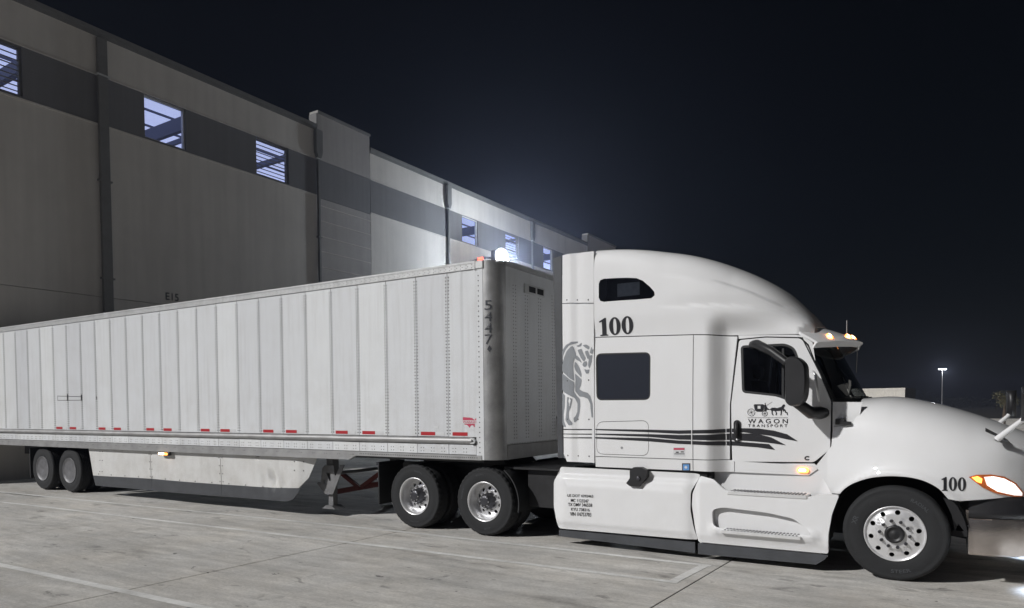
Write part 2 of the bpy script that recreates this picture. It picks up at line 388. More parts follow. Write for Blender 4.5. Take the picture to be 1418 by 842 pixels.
def text_shape(s, bold=.012):
    c = bpy.data.curves.new('lettering', 'FONT'); c.body = s; c.offset = bold; c.resolution_u = 4; o = bpy.data.objects.new('lettering', c); COL.objects.link(o)
    dg = bpy.context.evaluated_depsgraph_get(); dg.update(); me = bpy.data.meshes.new_from_object(o.evaluated_get(dg))
    vs = [(v.co.x, v.co.y) for v in me.vertices]; fs = [tuple(p.vertices) for p in me.polygons]
    bpy.data.objects.remove(o); bpy.data.curves.remove(c); bpy.data.meshes.remove(me)
    x0 = min(v[0] for v in vs); x1 = max(v[0] for v in vs); y0 = min(v[1] for v in vs); y1 = max(v[1] for v in vs)
    return [((x - x0) / (x1 - x0), (y - y0) / (y1 - y0)) for x, y in vs], fs
def put_text(mb, s, quad, place, bold=.012):
    """text stretched onto a four-cornered patch: bottom-left, bottom-right, top-right, top-left in (u,z)"""
    vs, fs = text_shape(s, bold); (a, b, c, d) = quad; out = []
    for x, y in vs:
        u = (a[0]*(1-x) + b[0]*x)*(1-y) + (d[0]*(1-x) + c[0]*x)*y; z = (a[1]*(1-x) + b[1]*x)*(1-y) + (d[1]*(1-x) + c[1]*x)*y
        out.append(place(u, z))
    fs = [f if True else f for f in fs]
    mb.add(out, [f for f in fs]); return mb
def roundrect(x0, x1, z0, z1, r, n=5):
    o = []
    for cx, cz, a in ((x1 - r, z0 + r, -pi / 2), (x1 - r, z1 - r, 0), (x0 + r, z1 - r, pi / 2), (x0 + r, z0 + r, pi)):
        o += [(cx + r * cos(a + pi / 2 * k / n), cz + r * sin(a + pi / 2 * k / n)) for k in range(n + 1)]
    return o
def circle(cx, cz, r, n=16, ry=None):
    return [(cx + r * cos(2 * pi * k / n), cz + (ry or r) * sin(2 * pi * k / n)) for k in range(n)]
def rounded(poly, r=.04, n=4):
    """corner-rounded polygon"""
    o = []
    for i, p in enumerate(poly):
        a = Vector(poly[i - 1]); p = Vector(p); b = Vector(poly[(i + 1) % len(poly)])
        ra = min(r, (a - p).length * .45, (b - p).length * .45); s = p + (a - p).normalized() * ra; e = p + (b - p).normalized() * ra
        for k in range(n + 1):
            t = k / n; q = s * (1 - t) ** 2 + p * 2 * t * (1 - t) + e * t * t; o.append((q.x, q.y))
    return o

# ================================================================== ground
ground_mb = MB(); ground_mb.box(-75, 90, -45, 95, -.5, -.012)
ground = tag(ground_mb.build('ground', 'concrete', None, (TX, TY, 0)), 'pale stained concrete yard under the truck', kind='structure'); ground.rotation_euler.z = -TA
field_mb = MB(); field_mb.box(-1800, 1800, -1800, 1800, -.8, -.52)
field = tag(field_mb.build('field', 'far'), 'dark open field beyond the yard', kind='structure')
KU, KV, SU, SV = .045, .05, 4.92, 6.2      # joint skew and slab size
def slab_point(i, j):                        # crossing of joint i (across) and joint j (along)
    u0 = -1.78 + i * SU; v0 = .95 + j * SV
    u = (u0 + KU * v0) / (1 - KU * KV); return u, v0 + KV * u
g = .007
a0, b0, c0, d0 = slab_point(0, 0), slab_point(1, 0), slab_point(1, 1), slab_point(0, 1)
cx_ = (a0[0] + c0[0]) / 2; cy_ = (a0[1] + c0[1]) / 2
def shrink(p): return (p[0] - cx_ - g * (1 if p[0] > cx_ else -1), p[1] - cy_ - g * (1 if p[1] > cy_ else -1))
ring = [shrink(p) for p in (a0, b0, c0, d0)]
smb = MB(); smb.add([(x, y, -.011) for x, y in ring] + [(x, y, -.003) for x, y in ring] + [(x - .004 * (1 if x > 0 else -1), y - .004 * (1 if y > 0 else -1), 0) for x, y in ring],
                    [(8, 9, 10, 11)] + [(r + k, r + (k + 1) % 4, r + 4 + (k + 1) % 4, r + 4 + k) for r in (0, 4) for k in range(4)])
first = None
for i in range(-3, 4):
    for j in range(-2, 2):
        p, q = slab_point(i, j), slab_point(i + 1, j + 1); loc = ((p[0] + q[0]) / 2, (p[1] + q[1]) / 2, 0)
        if first is None: first = smb.build('concrete_slab', 'concrete', ground, loc)
        else:
            o = first.copy(); COL.objects.link(o); o.parent = ground; o.location = loc
for i in range(-3, 5):                       # dark filler in the joints
    p, q = slab_point(i, -2), slab_point(i, 2); m = MB()
    m.add([(p[0] - g, p[1], -.0055), (p[0] + g, p[1], -.0055), (q[0] + g, q[1], -.0055), (q[0] - g, q[1], -.0055)], [(0, 1, 2, 3)]); m.build('joint_filler', 'sealant', ground)
for j in range(-2, 3):
    p, q = slab_point(-3, j), slab_point(4, j); m = MB()
    m.add([(p[0], p[1] - g, -.0065), (q[0], q[1] - g, -.0065), (q[0], q[1] + g, -.0065), (p[0], p[1] + g, -.0065)], [(0, 1, 2, 3)]); m.build('joint_filler', 'sealant', ground)
G = ground_in_tractor
def painted(a, b, w):
    (x0, y0), (x1, y1) = a, b; L = hypot(x1 - x0, y1 - y0); nx, ny = -(y1 - y0) / L * w / 2, (x1 - x0) / L * w / 2
    n = 24; vs = []; fs = []
    for k in range(n + 1):
        t = k / n; jx = random.uniform(-.004, .004); vs += [(x0 + (x1 - x0) * t - nx, y0 + (y1 - y0) * t - ny + jx, .004), (x0 + (x1 - x0) * t + nx, y0 + (y1 - y0) * t + ny + jx, .004)]
        if k: fs.append((2 * k - 2, 2 * k, 2 * k + 1, 2 * k - 1))
    m = MB(); m.add(vs, fs); return m.build('painted_line', 'line', ground)
def extend(a, b, t): return (a[0] + (b[0] - a[0]) * t, a[1] + (b[1] - a[1]) * t)
l1a, l1m, l1b = G(77, 689), G(570, 738), G(985, 784); l2a, l2m, l2b = G(77, 704), G(570, 761.6), G(939, 807)
painted(extend(l1m, l1a, 1.5), l1m, .10); painted(l1m, l1b, .10)
painted(extend(l2m, l2a, 1.6), l2m, .10); painted(l2m, l2b, .10)
(c1u, c1v), (c2u, c2v) = l1b, l2b
painted((c1u - .08, c1v - .052), (c2u - .06, c2v + .052), .11)
l3a, l3b = G(77, 798.7), G(280, 842); painted(extend(l3b, l3a, 3.), extend(l3a, l3b, 2.2), .11)

# ================================================================== warehouse
wh = thing('warehouse', 'long grey tilt-up warehouse with a charcoal band of lit windows', 'building', (WX, WY, 0), WA)
TOP, B0, B1, MID = 13.56, 10.76, 12.25, 5.45
def wsheet(name, mat, s0, s1, z0, z1, holes=(), y=0.):
    gp = .012; m = MB()
    sheet(m, [(s0 + gp, z0 + gp * .7), (s1 - gp, z0 + gp * .7), (s1 - gp, z1 - gp * .7), (s0 + gp, z1 - gp * .7)], lambda s, t: (s, y, t), holes, 3., .22)
    return m.build(name, mat, wh)
wins = {(2.1, 10.88): [(3.48, 4.95, 0), (7.85, 9.39, 1)], (19.75, 28.42): [(21.08, 22.58, 0), (25.42, 26.9, 1)], (28.42, 36.4): [(29.95, 31.25, 0), (33.9, 35.3, 1)], (-2.6, 2.1): [(-1.6, -.1, 1)]}
bays = [(-2.6, 2.1), (2.1, 10.88), (14.03, 19.75), (19.75, 28.42), (28.42, 36.4)]  # leftmost bay cut short, out of view, so the sun clears the building
for s0, s1 in bays:
    wsheet('base_panel', 'wall_light', s0, s1, -.3, MID); wsheet('wall_panel', 'wall_light', s0, s1, MID, B0)
    hs = [[(a, 10.84), (b, 10.84), (b, 12.26 - .02), (a, 12.26 - .02)] for a, b, k in wins.get((s0, s1), [])]
    wsheet('band_panel', 'wall_dark', s0, s1, B0, B1, hs); wsheet('parapet_panel', 'wall_light', s0, s1, B1, TOP)
    m = MB(); m.box(s0 + .004, s1 - .004, -.07, .42, TOP + .002, TOP + .11); m.box(s0 + .004, s1 - .004, -.04, .0, TOP - .13, TOP); m.build('coping', 'coping', wh)
    m = MB(); m.box(s0 + .01, s1 - .01, -.035, -.002, B0 - .035, B0 + .012); m.build('band_ledge', 'wall_light', wh)
    m = MB(); m.box(s0 + .01, s1 - .01, -.03, -.002, B1 - .01, B1 + .03); m.build('band_ledge', 'wall_light', wh)
for s0, s1, zt, rows in ((10.9, 14.01, 14.15, (10.36, 9.74, 9.1, 8.48, 7.83, 7.18, 6.53, 5.88, 5.23)), (36.42, 41.4, 14.25, (10.36, 9.1, 7.83, 5.23))):
    wsheet('parapet_panel', 'wall_mid', s0, s1, B1, zt, y=-.02); wsheet('band_panel', 'wall_dark', s0, s1, 10.68, B1, y=-.02); wsheet('wall_panel', 'wall_mid', s0, s1, 10.37, 10.68, y=-.02)
    for k, z in enumerate(rows):
        z0 = rows[k + 1] if k + 1 < len(rows) else -.3; m = MB(); m.box(s0 + .02, s1 - .02, -.02 - .012 * (k % 2), .2, z0 + .016, z - .016); m.build('cladding_panel', 'wall_mid', wh)
        m = MB(); m.box(s0 + .02, s1 - .02, -.05, .15, z - .014, z + .014); m.build('reveal_strip', 'wall_light', wh)
    m = MB(); m.box(s0, s1, -.08, .42, zt + .002, zt + .1); m.build('coping', 'coping', wh)
    MB().box(s0 - .03, s0 + .008, -.02, .42, TOP + .12, zt).build('end_shade_strip', 'black', wh)  # black strip added to keep the tower end from showing sunlit
for s, w, full in ((2.1, .3, 1), (10.86, .11, 2), (19.75, .12, 0), (28.42, .12, 0)):
    d = fix(MB().cbox(s - w / 2, s + w / 2, -.15, -.03, -.2, 13.38 if full == 1 else B1 + .05, .015).build('downspout', 'coping', wh))
    if full != 1: fix(MB().prism([(s - .17, 13.4), (s + .17, 13.4), (s + .17, 12.5), (s + .07, B1), (s - .07, B1), (s - .17, 12.5)], -.2, -.031).build('scupper_box', 'coping', wh))
    for z in (12.22, 9, 6):
        MB().box(s - w / 2 - .05, s + w / 2 + .05, -.165, -.02, z, z + .05).build('bracket', 'rail_light' if z > 12 else 'coping', wh)
for key, lst in wins.items():
    for s0, s1, kind in lst:
        f = MB(); z0, z1, t = 10.84, 12.24, .05
        f.box(s0, s0 + t, .08, .2, z0, z1); f.box(s1 - t, s1, .08, .2, z0, z1); f.box(s0 + t, s1 - t, .08, .2, z0, z0 + t); f.box(s0 + t, s1 - t, .08, .2, z1 - t, z1)
        w = f.build('window', 'rail_light' if kind == 0 else 'coping', wh)
        MB().box(s0 + t, s1 - t, .135, .143, z0 + t, z1 - t).build('pane', 'pane', w)
        if kind:
            n = 9
            for k in range(n):
                z = z0 + t + (z1 - z0 - 2 * t) * (k + .5) / n
                m = MB(); m.add([(x, y, z + dz) for x in (s0 + t, s1 - t) for y, dz in ((.015, .0), (.015, -.03), (.105, .0), (.105, .03))], [(0, 1, 2, 3), (7, 6, 5, 4), (0, 4, 5, 1), (1, 5, 6, 2), (2, 6, 7, 3), (3, 7, 4, 0)]); m.build('louver_slat', 'coping', w)
# hall behind the windows: roof deck and walls glow instead of lamps, with steel
MB().box(-2.3, 41, .5, 16, 13.2, 13.3).build('hall_ceiling', 'room', wh)
MB().box(-2.3, 41, 15.5, 15.6, 9., 13.15).build('hall_back_wall', 'room2', wh); MB().box(40.8, 40.9, .6, 15.4, 9., 13.15).build('hall_back_wall', 'room2', wh)
for s, w, z0, z1 in ((6.0, .18, 12.22, 12.72), (7.3, .1, 12.62, 12.8), (.9, .2, 12.5, 12.9), (11.2, .2, 12.75, 12.95), (24.6, .2, 12.15, 12.6), (26.2, .1, 12.7, 12.85), (33.8, .2, 12.2, 12.6), (30., .1, 12.85, 13.)):
    MB().box(s - w / 2, s + w / 2, .6, 15, z0, z1).build('roof_beam', 'beam', wh)
for k, y in enumerate((3.1, 4.5, 7.4, 9.5)):
    MB().box(-2.3, 40.7, y, y + .05, 13.08, 13.16).build('purlin', 'beam', wh)
MB().tube([(2.6, 1.9, 12.3), (6, 6.2, 12.5)], .06, 6).build('sprinkler_pipe', 'beam', wh); MB().tube([(20.2, 2.6, 12.4), (24, 6.6, 12.5)], .06, 6).build('sprinkler_pipe', 'beam', wh)
m = MB(); m.box(-2.5, 41.3, .45, .62, -.3, 10.6); m.build('inner_wall', 'void', wh)
MB().box(-2.5, 41.3, .3, 40, 13.32, 13.42).build('roof', 'coping', wh); MB().box(41.1, 41.35, .3, 40, -.3, 13.3).build('end_wall', 'wall_mid', wh); MB().box(-2.55, -2.35, .3, 40, -.3, 13.3).build('end_wall', 'wall_mid', wh)
m = MB(); put_text(m, 'E15', [(4.055, 5.62), (4.53, 5.62), (4.53, 5.87), (4.055, 5.87)], lambda u, z: (u, -.006, z)); m.build('dock_number', 'decal_black', wh)

LAMP_S, LAMP_Z = 21.6, 9.72
lamp = thing('wall_lamp', 'blazing white floodlight on the wall just above the trailer front', 'lamp', (WX + LAMP_S * cos(WA), WY + LAMP_S * sin(WA), LAMP_Z), WA)
fix(MB().cbox(-.52, .52, -2.15, -1.80, -.34, .40, .05).build('housing', 'coping', lamp)); MB().tube([(0, -1.85, .1), (0, -1., .2), (0, -.02, .05)], .06, 8).build('arm', 'coping', lamp)  # arm made long to hold the light off the wall
m = MB(); m.add([(.50 * sin(e) * cos(f), -2.152 - .30 * cos(e), .03 + .50 * sin(e) * sin(f)) for e in [pi / 2 * k / 8 for k in range(9)] for f in [2 * pi * k / 24 for k in range(24)]], [(i * 24 + k, i * 24 + (k + 1) % 24, i * 24 + 24 + (k + 1) % 24, i * 24 + 24 + k) for i in range(8) for k in range(24)], True); fix(m.build('lens', 'flood', lamp))  # dome made oversize so its glow stands for the lamp's glare
ld = bpy.data.lights.new('flood_light', 'POINT'); ld.energy = 1550; ld.shadow_soft_size = .3; ld.color = (.78, .88, 1.)
lo = bpy.data.objects.new('flood_light', ld); COL.objects.link(lo); lo.parent = lamp; lo.location = (0, -2.8, -.02)


# ================================================================== wheels
def tyre_mesh(name, mat, drive=True, R=.514, W=.275, parent=None):
    """outer sidewall at y=0, running to y=W; chunky shoulder for drive tyres"""
    prof = [(.285, .030), (.300, .012), (.330, .006), (.380, .0), (.425, .004), (.462, .012), (.470, .009), (.488, .016), (.503, .030), (.512, .052)]
    y = .052
    for k in range(4):
        y2 = .052 + (W - .104) * (k + .7) / 4.4; prof += [(R, y2), (R - .014, y2 + .003), (R - .014, y2 + .012), (R, y2 + .015)]; y = y2
    prof += [(.512, W - .052), (.503, W - .030), (.488, W - .016), (.462, W - .012), (.380, W), (.330, W - .006), (.300, W - .012), (.285, W - .03)]
    n = len(prof)
    def mod(k, j, r):
        if drive and 8 <= j <= 10 and k % 3 == 0: return r - .016
        if drive and n - 11 <= j <= n - 8 and k % 3 == 0: return r - .016
        return r
    m = MB(); m.lathe(prof, 108, True, mod); return fix(m.build(name, mat, parent))
def ring_decals(mb, items, R, y):
    for a, s, h in items:                     # raised lettering bent round the sidewall
        vs, fs = text_shape(s); wv = len(s) * h * .95; out = []
        for x, t in vs:
            r = R + (t - .5) * h; th = a + (.5 - x) * wv / R if sin(a) > 0 else a - (.5 - x) * wv / R
            r = r if sin(a) > 0 else R - (t - .5) * h
            out.append((r * cos(th), y, r * sin(th)))
        mb.add(out, fs)
    return mb
def disc_with_holes(mb, R, holes, yf, thick, step=.05):
    sheet(mb, circle(0, 0, R, 40), lambda x, z: (x, yf(hypot(x, z)), z), holes, step, thick); return mb
def drive_wheel(parent, loc, rot=0., lettering=None):
    w = bpy.data.objects.new('drive_wheel', None); COL.objects.link(w); w.parent = parent; w.location = loc; w.rotation_euler.z = rot
    tyre_mesh('tyre', 'tyre', True, parent=w); t2 = tyre_mesh('tyre', 'tyre', True, parent=w); t2.location = (0, .335, 0)
    m = MB(); m.lathe([(.293, .028), (.299, .010), (.297, .002), (.288, .004), (.272, .022), (.262, .05), (.256, .10), (.252, .16), (.250, .19)], 56); fix(m.build('rim', 'alu', w))
    m = MB(); hs = [circle(.192 * cos(2 * pi * k / 10 + .3), .192 * sin(2 * pi * k / 10 + .3), .027, 12) for k in range(10)]
    disc_with_holes(m, .252, hs, lambda r: .178 - .03 * sst(.25, .16, r), .014, .03); m.build('wheel_disc', 'alu', w)
    MB().lathe([(.0, .23), (.26, .23)], 24).build('hole_shade_disc', 'void', w)  # black disc stands for the shade seen through the hand holes
    m = MB(); m.lathe([(.125, .16), (.122, .12), (.10, .105), (.098, .03), (.088, .012), (.05, .008), (.0, .006)], 28); fix(m.build('hub', 'hub', w))
    nut0 = bolt0 = None
    for k in range(10):
        a = 2 * pi * k / 10; x, z = .143 * cos(a), .143 * sin(a)
        if nut0 is None: nut0 = MB().tube([(0, .155, 0), (0, .118, 0)], .017, 6).tube([(0, .118, 0), (0, .098, 0)], .010, 6).build('lug_nut', 'alu_dull', w, (x, 0, z)); continue
        o = nut0.copy(); COL.objects.link(o); o.parent = w; o.location = (x, 0, z)
    for k in range(8):
        a = 2 * pi * k / 8; p_ = (.075 * cos(a), 0, .075 * sin(a))
        if bolt0 is None: bolt0 = MB().tube([(0, .03, 0), (0, .004, 0)], .010, 6).build('hub_bolt', 'alu_dull', w, p_); continue
        o = bolt0.copy(); COL.objects.link(o); o.parent = w; o.location = p_
    m = MB(); ring_decals(m, lettering or [(pi * .5, 'GRIP', .03)], .405, -.0015); m.build('sidewall_lettering', 'flap', w)
    return w
def steer_wheel(parent, loc, rot=0.):
    w = bpy.data.objects.new('steer_wheel', None); COL.objects.link(w); w.parent = parent; w.location = loc; w.rotation_euler.z = rot
    tyre_mesh('tyre', 'tyre', False, W=.29, parent=w)
    m = MB(); m.lathe([(.293, .030), (.300, .012), (.298, .003), (.290, .002), (.282, .012), (.276, .030), (.268, .034)], 56); fix(m.build('rim', 'alu', w))
    hs = [circle(.232 * cos(2 * pi * k / 10 + .2), .232 * sin(2 * pi * k / 10 + .2), .026, 14) for k in range(10)]
    m = MB(); disc_with_holes(m, .274, hs, lambda r: .030 - .018 * sst(.27, .20, r) - .012 * sst(.185, .175, r), .012, .028); m.build('wheel_disc', 'alu', w)
    MB().lathe([(.0, .14), (.29, .14)], 24).build('hole_shade_disc', 'void', w)  # black backing disc, painted shade behind the wheel holes
    m = MB(); m.lathe([(.098, .0), (.096, -.035), (.088, -.045), (.07, -.048), (.064, -.036), (.045, -.034), (.03, -.042), (.0, -.044)], 32); fix(m.build('hub', 'black', w))
    nut0 = None
    for k in range(10):
        a = 2 * pi * k / 10 - .1; p_ = (.143 * cos(a), 0, .143 * sin(a))
        if nut0 is None: nut0 = MB().tube([(0, .005, 0), (0, -.030, 0)], .018, 6).tube([(0, -.03, 0), (0, -.056, 0)], .011, 6).build('lug_nut', 'hub', w, p_); continue
        o = nut0.copy(); COL.objects.link(o); o.parent = w; o.location = p_
    m = MB(); ring_decals(m, [(pi * .90, 'XR', .05), (pi * 1.55, 'STEER', .04), (pi * .3, 'RADIAL', .035)], .405, -.0015); m.build('sidewall_lettering', 'flap', w)
    return w

# ================================================================== trailer
tl = thing('semi_trailer', 'long white riveted dry van trailer with red tape coupled to the tractor', 'trailer', (LX, LY, 0), -LA)
SP = .6074; REAR = -25 * SP; ZB, ZT = 1.475, 3.925
pm = MB(); pm.cbox(.004, SP - .004, -.004, .03, ZB, ZT + .02, .003); proto = None
for i in range(-25, 0):
    if proto is None: proto = fix(pm.build('side_panel', 'trailer_white', tl, (i * SP, 0, 0)))
    else:
        o = proto.copy(); COL.objects.link(o); o.parent = tl; o.location = (i * SP, 0, 0)
# foremost panel is rippled
m = MB(); sheet(m, [(.004, ZB), (.505, ZB), (.505, ZT + .02), (.004, ZT + .02)], lambda u, z: (u, -.004 + .004 * sin(u * 19) * sst(3.4, 3.9, z) + .006 * exp(-((u - .28) / .012) ** 2), z), (), .04, .03); m.build('side_panel', 'trailer_white', tl)
MB().box(REAR, .6, .034, .05, 1.1, 4.0).build('seam_shade_sheet', 'seam', tl)  # dark sheet stands for the shade in the panel gaps
MB().box(REAR, .62, LW - .03, LW, 1.1, 4.0).build('far_side_wall', 'trailer_white', tl)
MB().box(REAR, .88, .06, LW - .06, 4.02, 4.045).build('roof', 'trailer_white', tl)
MB().box(REAR + .01, REAR + .06, .05, LW - .05, 1.1, 4.0).build('rear_doors', 'trailer_white', tl)
m = MB(); m.box(REAR, .62, .06, LW - .06, 1.18, 1.3); m.build('floor', 'chassis', tl)
m = MB(); [m.box(x, x + .05, .08, LW - .08, 1.075, 1.18) for x in [REAR + .3 + .6 * k for k in range(22)]]; m.build('cross_member', 'chassis', tl)
# rails
m = MB(); m.prism([(REAR, 3.945), (.50, 3.945), (.50, 4.055), (REAR, 4.055)], -.022, .06); m.box(REAR, .5, -.03, -.022, 4.03, 4.058); m.build('top_rail', 'rail_light', tl)
m = MB(); m.cbox(.515, .66, -.026, .06, 3.935, 4.06, .012); m.cbox(.497, .525, -.034, -.02, 3.93, 4.062, .004); fix(m.build('top_rail_casting', 'rail_light', tl))
m = MB(); sheet(m, [(REAR, 1.065), (-2.05, 1.065), (-1.9, 1.135), (.60, 1.135), (.60, 1.205), (REAR, 1.205)], lambda u, z: (u, -.02 - .012 * sst(1.10, 1.065, z), z), (), .2, .06); m.build('bottom_rail', 'rail', tl)
for i in range(-25, 1):
    x1 = (i + 1) * SP - .003 if i < 0 else .5
    fix(MB().cbox(i * SP + .003, x1, -.008, .03, 1.212, 1.362, .003).build('base_panel', 'trailer_white', tl))
m = MB(); prof = [(-.004, 1.37), (-.022, 1.372), (-.05, 1.392), (-.058, 1.42), (-.05, 1.447), (-.022, 1.466), (-.004, 1.468)]
xs = [REAR + k * (.44 - REAR) / 60 for k in range(61)]
vs = [(x, y - .004 * random.random(), z + .002 * random.uniform(-1, 1)) for x in xs for y, z in prof]
m.add(vs, [(i * 7 + k, i * 7 + k + 1, i * 7 + 8 + k, i * 7 + 7 + k) for i in range(60) for k in range(6)], True); rub = fix(m.build('rub_rail', 'rail', tl))
m = MB(); m.prism(roundrect(.40, .50, 1.375, 1.463, .04), -.05, -.002); fix(m.build('end_cap', 'rail_light', rub)); MB().prism(circle(.462, 1.419, .015, 10), -.054, -.049).build('bolt', 'black', rub)
# rivets
def dome(m, x, z, y, r, ax='y'):
    k6 = [(cos(2 * pi * k / 6), sin(2 * pi * k / 6)) for k in range(6)]
    if ax == 'y': vs = [(x + r * c, y, z + r * s) for c, s in k6] + [(x + r * .6 * c, y - r * .55, z + r * .6 * s) for c, s in k6]
    else: vs = [(y, x + r * c, z + r * s) for c, s in k6] + [(y + r * .55, x + r * .6 * c, z + r * .6 * s) for c, s in k6]
    m.add(vs, [(6, 7, 8, 9, 10, 11)] + [(k, (k + 1) % 6, 6 + (k + 1) % 6, 6 + k) for k in range(6)])
rv = MB()
for i in range(-24, 1):
    for dx in (-.030, .022):
        z = 1.52
        while z < 3.90: dome(rv, i * SP + dx, z, -.004, .0115); z += .05
for i in range(-25, 1):
    for k in range(3):
        for dx in (-.025, .025):
            for z in (1.25, 1.30): dome(rv, i * SP + .1 + .2 * k + dx, z, -.008, .008) if i < 0 or k < 2 else None
    for k in range(2):
        if i < -3:
            for dx in (-.022, .022):
                for z in (1.115, 1.155): dome(rv, i * SP + .15 + .3 * k + dx, z, -.021, .010)
for k in range(62): dome(rv, -1.8 + k * .038, 1.17, -.021, .009)
for k in range(150):
    x = .46 - k * .1
    for dx, z in ((0, 3.965), (.03, 3.985), (0, 4.01)): dome(rv, x + dx, z, -.022, .008)
for k in range(36): dome(rv, .565, 1.25 + k * .074, -.0105, .010)
for y in (.42, .49, .78, .85, 1.20, 1.27, 1.66, 1.73, 2.06, 2.13):
    for k in range(44): dome(rv, y, 1.45 + k * .053, .901, .009, 'x')
for k in range(40): dome(rv, .32 + .049 * k, 1.37, .901, .008, 'x')
tag(rv.build('rivets', 'rivet', tl), 'rows of small rivets', kind='stuff')
MB().box(.506, .64, -.010, .02, 1.14, 3.94).build('corner_flange', 'trailer_white', tl)
for far in (0, 1):
    m = MB(); vs = []
    for k in range(11):
        t = pi / 2 * k / 10; x = .64 + .26 * sin(t); y = .22 * (1 - cos(t)) - .006
        for z in (1.14, 1.42, 2.4, 3.95, 4.05): vs.append((x + (.004 if z < 1.4 else 0), (LW - y) if far else y - (.006 if z < 1.4 else 0), z))
    m.add(vs, [(k * 5 + j, k * 5 + 5 + j, k * 5 + 6 + j, k * 5 + 1 + j) for k in range(10) for j in range(4)], True); fix(m.build('front_corner_post', 'corner_metal', tl))
MB().box(.86, .9, .214, LW - .214, 1.36, 3.98).build('front_wall', 'trailer_white', tl)
MB().box(.86, .915, .214, LW - .214, 1.14, 1.352).build('front_bottom_rail', 'rail', tl); MB().box(.80, .92, .21, LW - .21, 3.985, 4.06).build('front_top_rail', 'rail_light', tl)
m = MB(); m.box(.9005, .925, .74, 1.36, 3.66, 3.80); vp = m.build('vent_plate', 'rail_light', tl)
for y0, y1 in ((.86, 1.06), (1.12, 1.32)):
    MB().box(.926, .930, y0, y1, 3.685, 3.775).build('vent_opening', 'void', vp)
MB().box(.9005, .94, 1.85, 1.90, 1.75, 2.05).build('document_holder', 'rail', tl)
def on_corner(u, z):                          # u: 0..1 across the number
    t = .12 + .44 * u; return (.64 + .265 * sin(t), .22 - .225 * cos(t) - .0075, z)
m = MB()
for k, ch in enumerate('5447'):
    z0 = 3.33 - .165 * k; put_text(m, ch, [(0, z0), (1, z0), (1, z0 + .14), (0, z0 + .14)], on_corner, .0)
m.add([on_corner(x, z) for x, z in ((.3, 2.76), (.6, 2.72), (.9, 2.77), (.6, 2.82))], [(0, 1, 2, 3)]); m.build('trailer_number', 'number_grey', tl)
m = MB(); m.tube([(.57, -.01, 4.08), (.65, -.01, 4.08)], .02, 8); m.build('clearance_lamp', 'red_lamp', tl)
# reflective tape in pairs
tape0 = None
for k in range(-1, 7):
    for x in (-.535 - k * 1.826, .07 - k * 1.826):
        if k == -1: continue
        if tape0 is None: tape0 = MB().box(0, .275, -.0075, -.0045, 1.492, 1.545).build('reflector_tape', 'red_tape', tl, (x, 0, 0)); wt0 = MB().box(.285, .45, -.0075, -.0045, 1.492, 1.545).build('reflector_tape', 'white_tape', tl, (x, 0, 0))
        else:
            for src in (tape0, wt0):
                if src is wt0 and x > .0: continue
                o = src.copy(); COL.objects.link(o); o.parent = tl; o.location = (x, 0, 0)
# maker's emblem: a country outline with a lettered band
emb = [(0, .93), (.06, .97), (.3, .94), (.5, .93), (.57, .88), (.62, .92), (.68, .8), (.8, .72), (.88, .9), (.97, 1.), (1., .9), (.9, .72), (.86, .55), (.85, .42), (.78, .3), (.80, .12), (.74, .05), (.70, .22), (.58, .24), (.5, .14), (.46, .0), (.38, .12), (.28, .26), (.12, .3), (.05, .42), (.0, .62)]
def at_emb(x, y): return (.262 + .27 * x, 1.612 + .165 * y)
m = MB(); sheet(m, [at_emb(x, y) for x, y in emb], lambda u, z: (u, -.0065, z), (), .05, 0); e1 = m.build('maker_emblem', 'decal_red', tl)
m = MB(); m.add([(u, -.0085, z) for u, z in (at_emb(-.04, .38), at_emb(.95, .38), at_emb(.95, .68), at_emb(-.04, .68))], [(0, 1, 2, 3)]); m.build('emblem_band', 'white_tape', e1)
m = MB(); put_text(m, 'WABASH', [at_emb(.0, .42), at_emb(.9, .42), at_emb(.9, .64), at_emb(.0, .64)], lambda u, z: (u, -.0105, z)); m.build('emblem_letters', 'decal_red', e1)
MB().box(.36, .46, -.0075, -.0045, 1.575, 1.595).build('small_sticker', 'white_tape', tl); MB().box(-.28, -.19, -.0075, -.0045, 1.60, 1.635).build('small_sticker', 'white_tape', tl)
m = MB()
for a, b in (((-11.4, 2.265), (-10.35, 2.235)), ((-11.4, 2.165), (-10.35, 2.155))):
    m.add([(a[0], -.0065, a[1]), (b[0], -.0065, b[1]), (b[0], -.0065, b[1] + .012), (a[0], -.0065, a[1] + .012)], [(0, 1, 2, 3)])
for x, w, z0, z1 in ((-11.4, .015, 2.165, 2.27), (-10.97, .05, 2.15, 2.31), (-10.37, .06, 2.15, 2.29), (-9.73, .03, 2.17, 2.24)):
    m.add([(x, -.0065, z0), (x + w, -.0065, z0), (x + w, -.0065, z1), (x, -.0065, z1)], [(0, 1, 2, 3)])
m.build('printed_marks', 'decal_black', tl)['kind'] = 'stuff'  # thin printed lines and blocks on the trailer side
# side lamp under the rail
m = MB(); m.cbox(-7.39, -7.02, -.045, .03, .985, 1.058, .015); sl = fix(m.build('side_lamp', 'black', tl)); MB().prism(roundrect(-7.36, -7.17, 1.0, 1.045, .018), -.055, -.044).build('lamp_lens', 'amber_core', sl); MB().prism(roundrect(-7.165, -7.06, .998, 1.045, .018), -.054, -.044).build('lamp_lens', 'amber', sl)
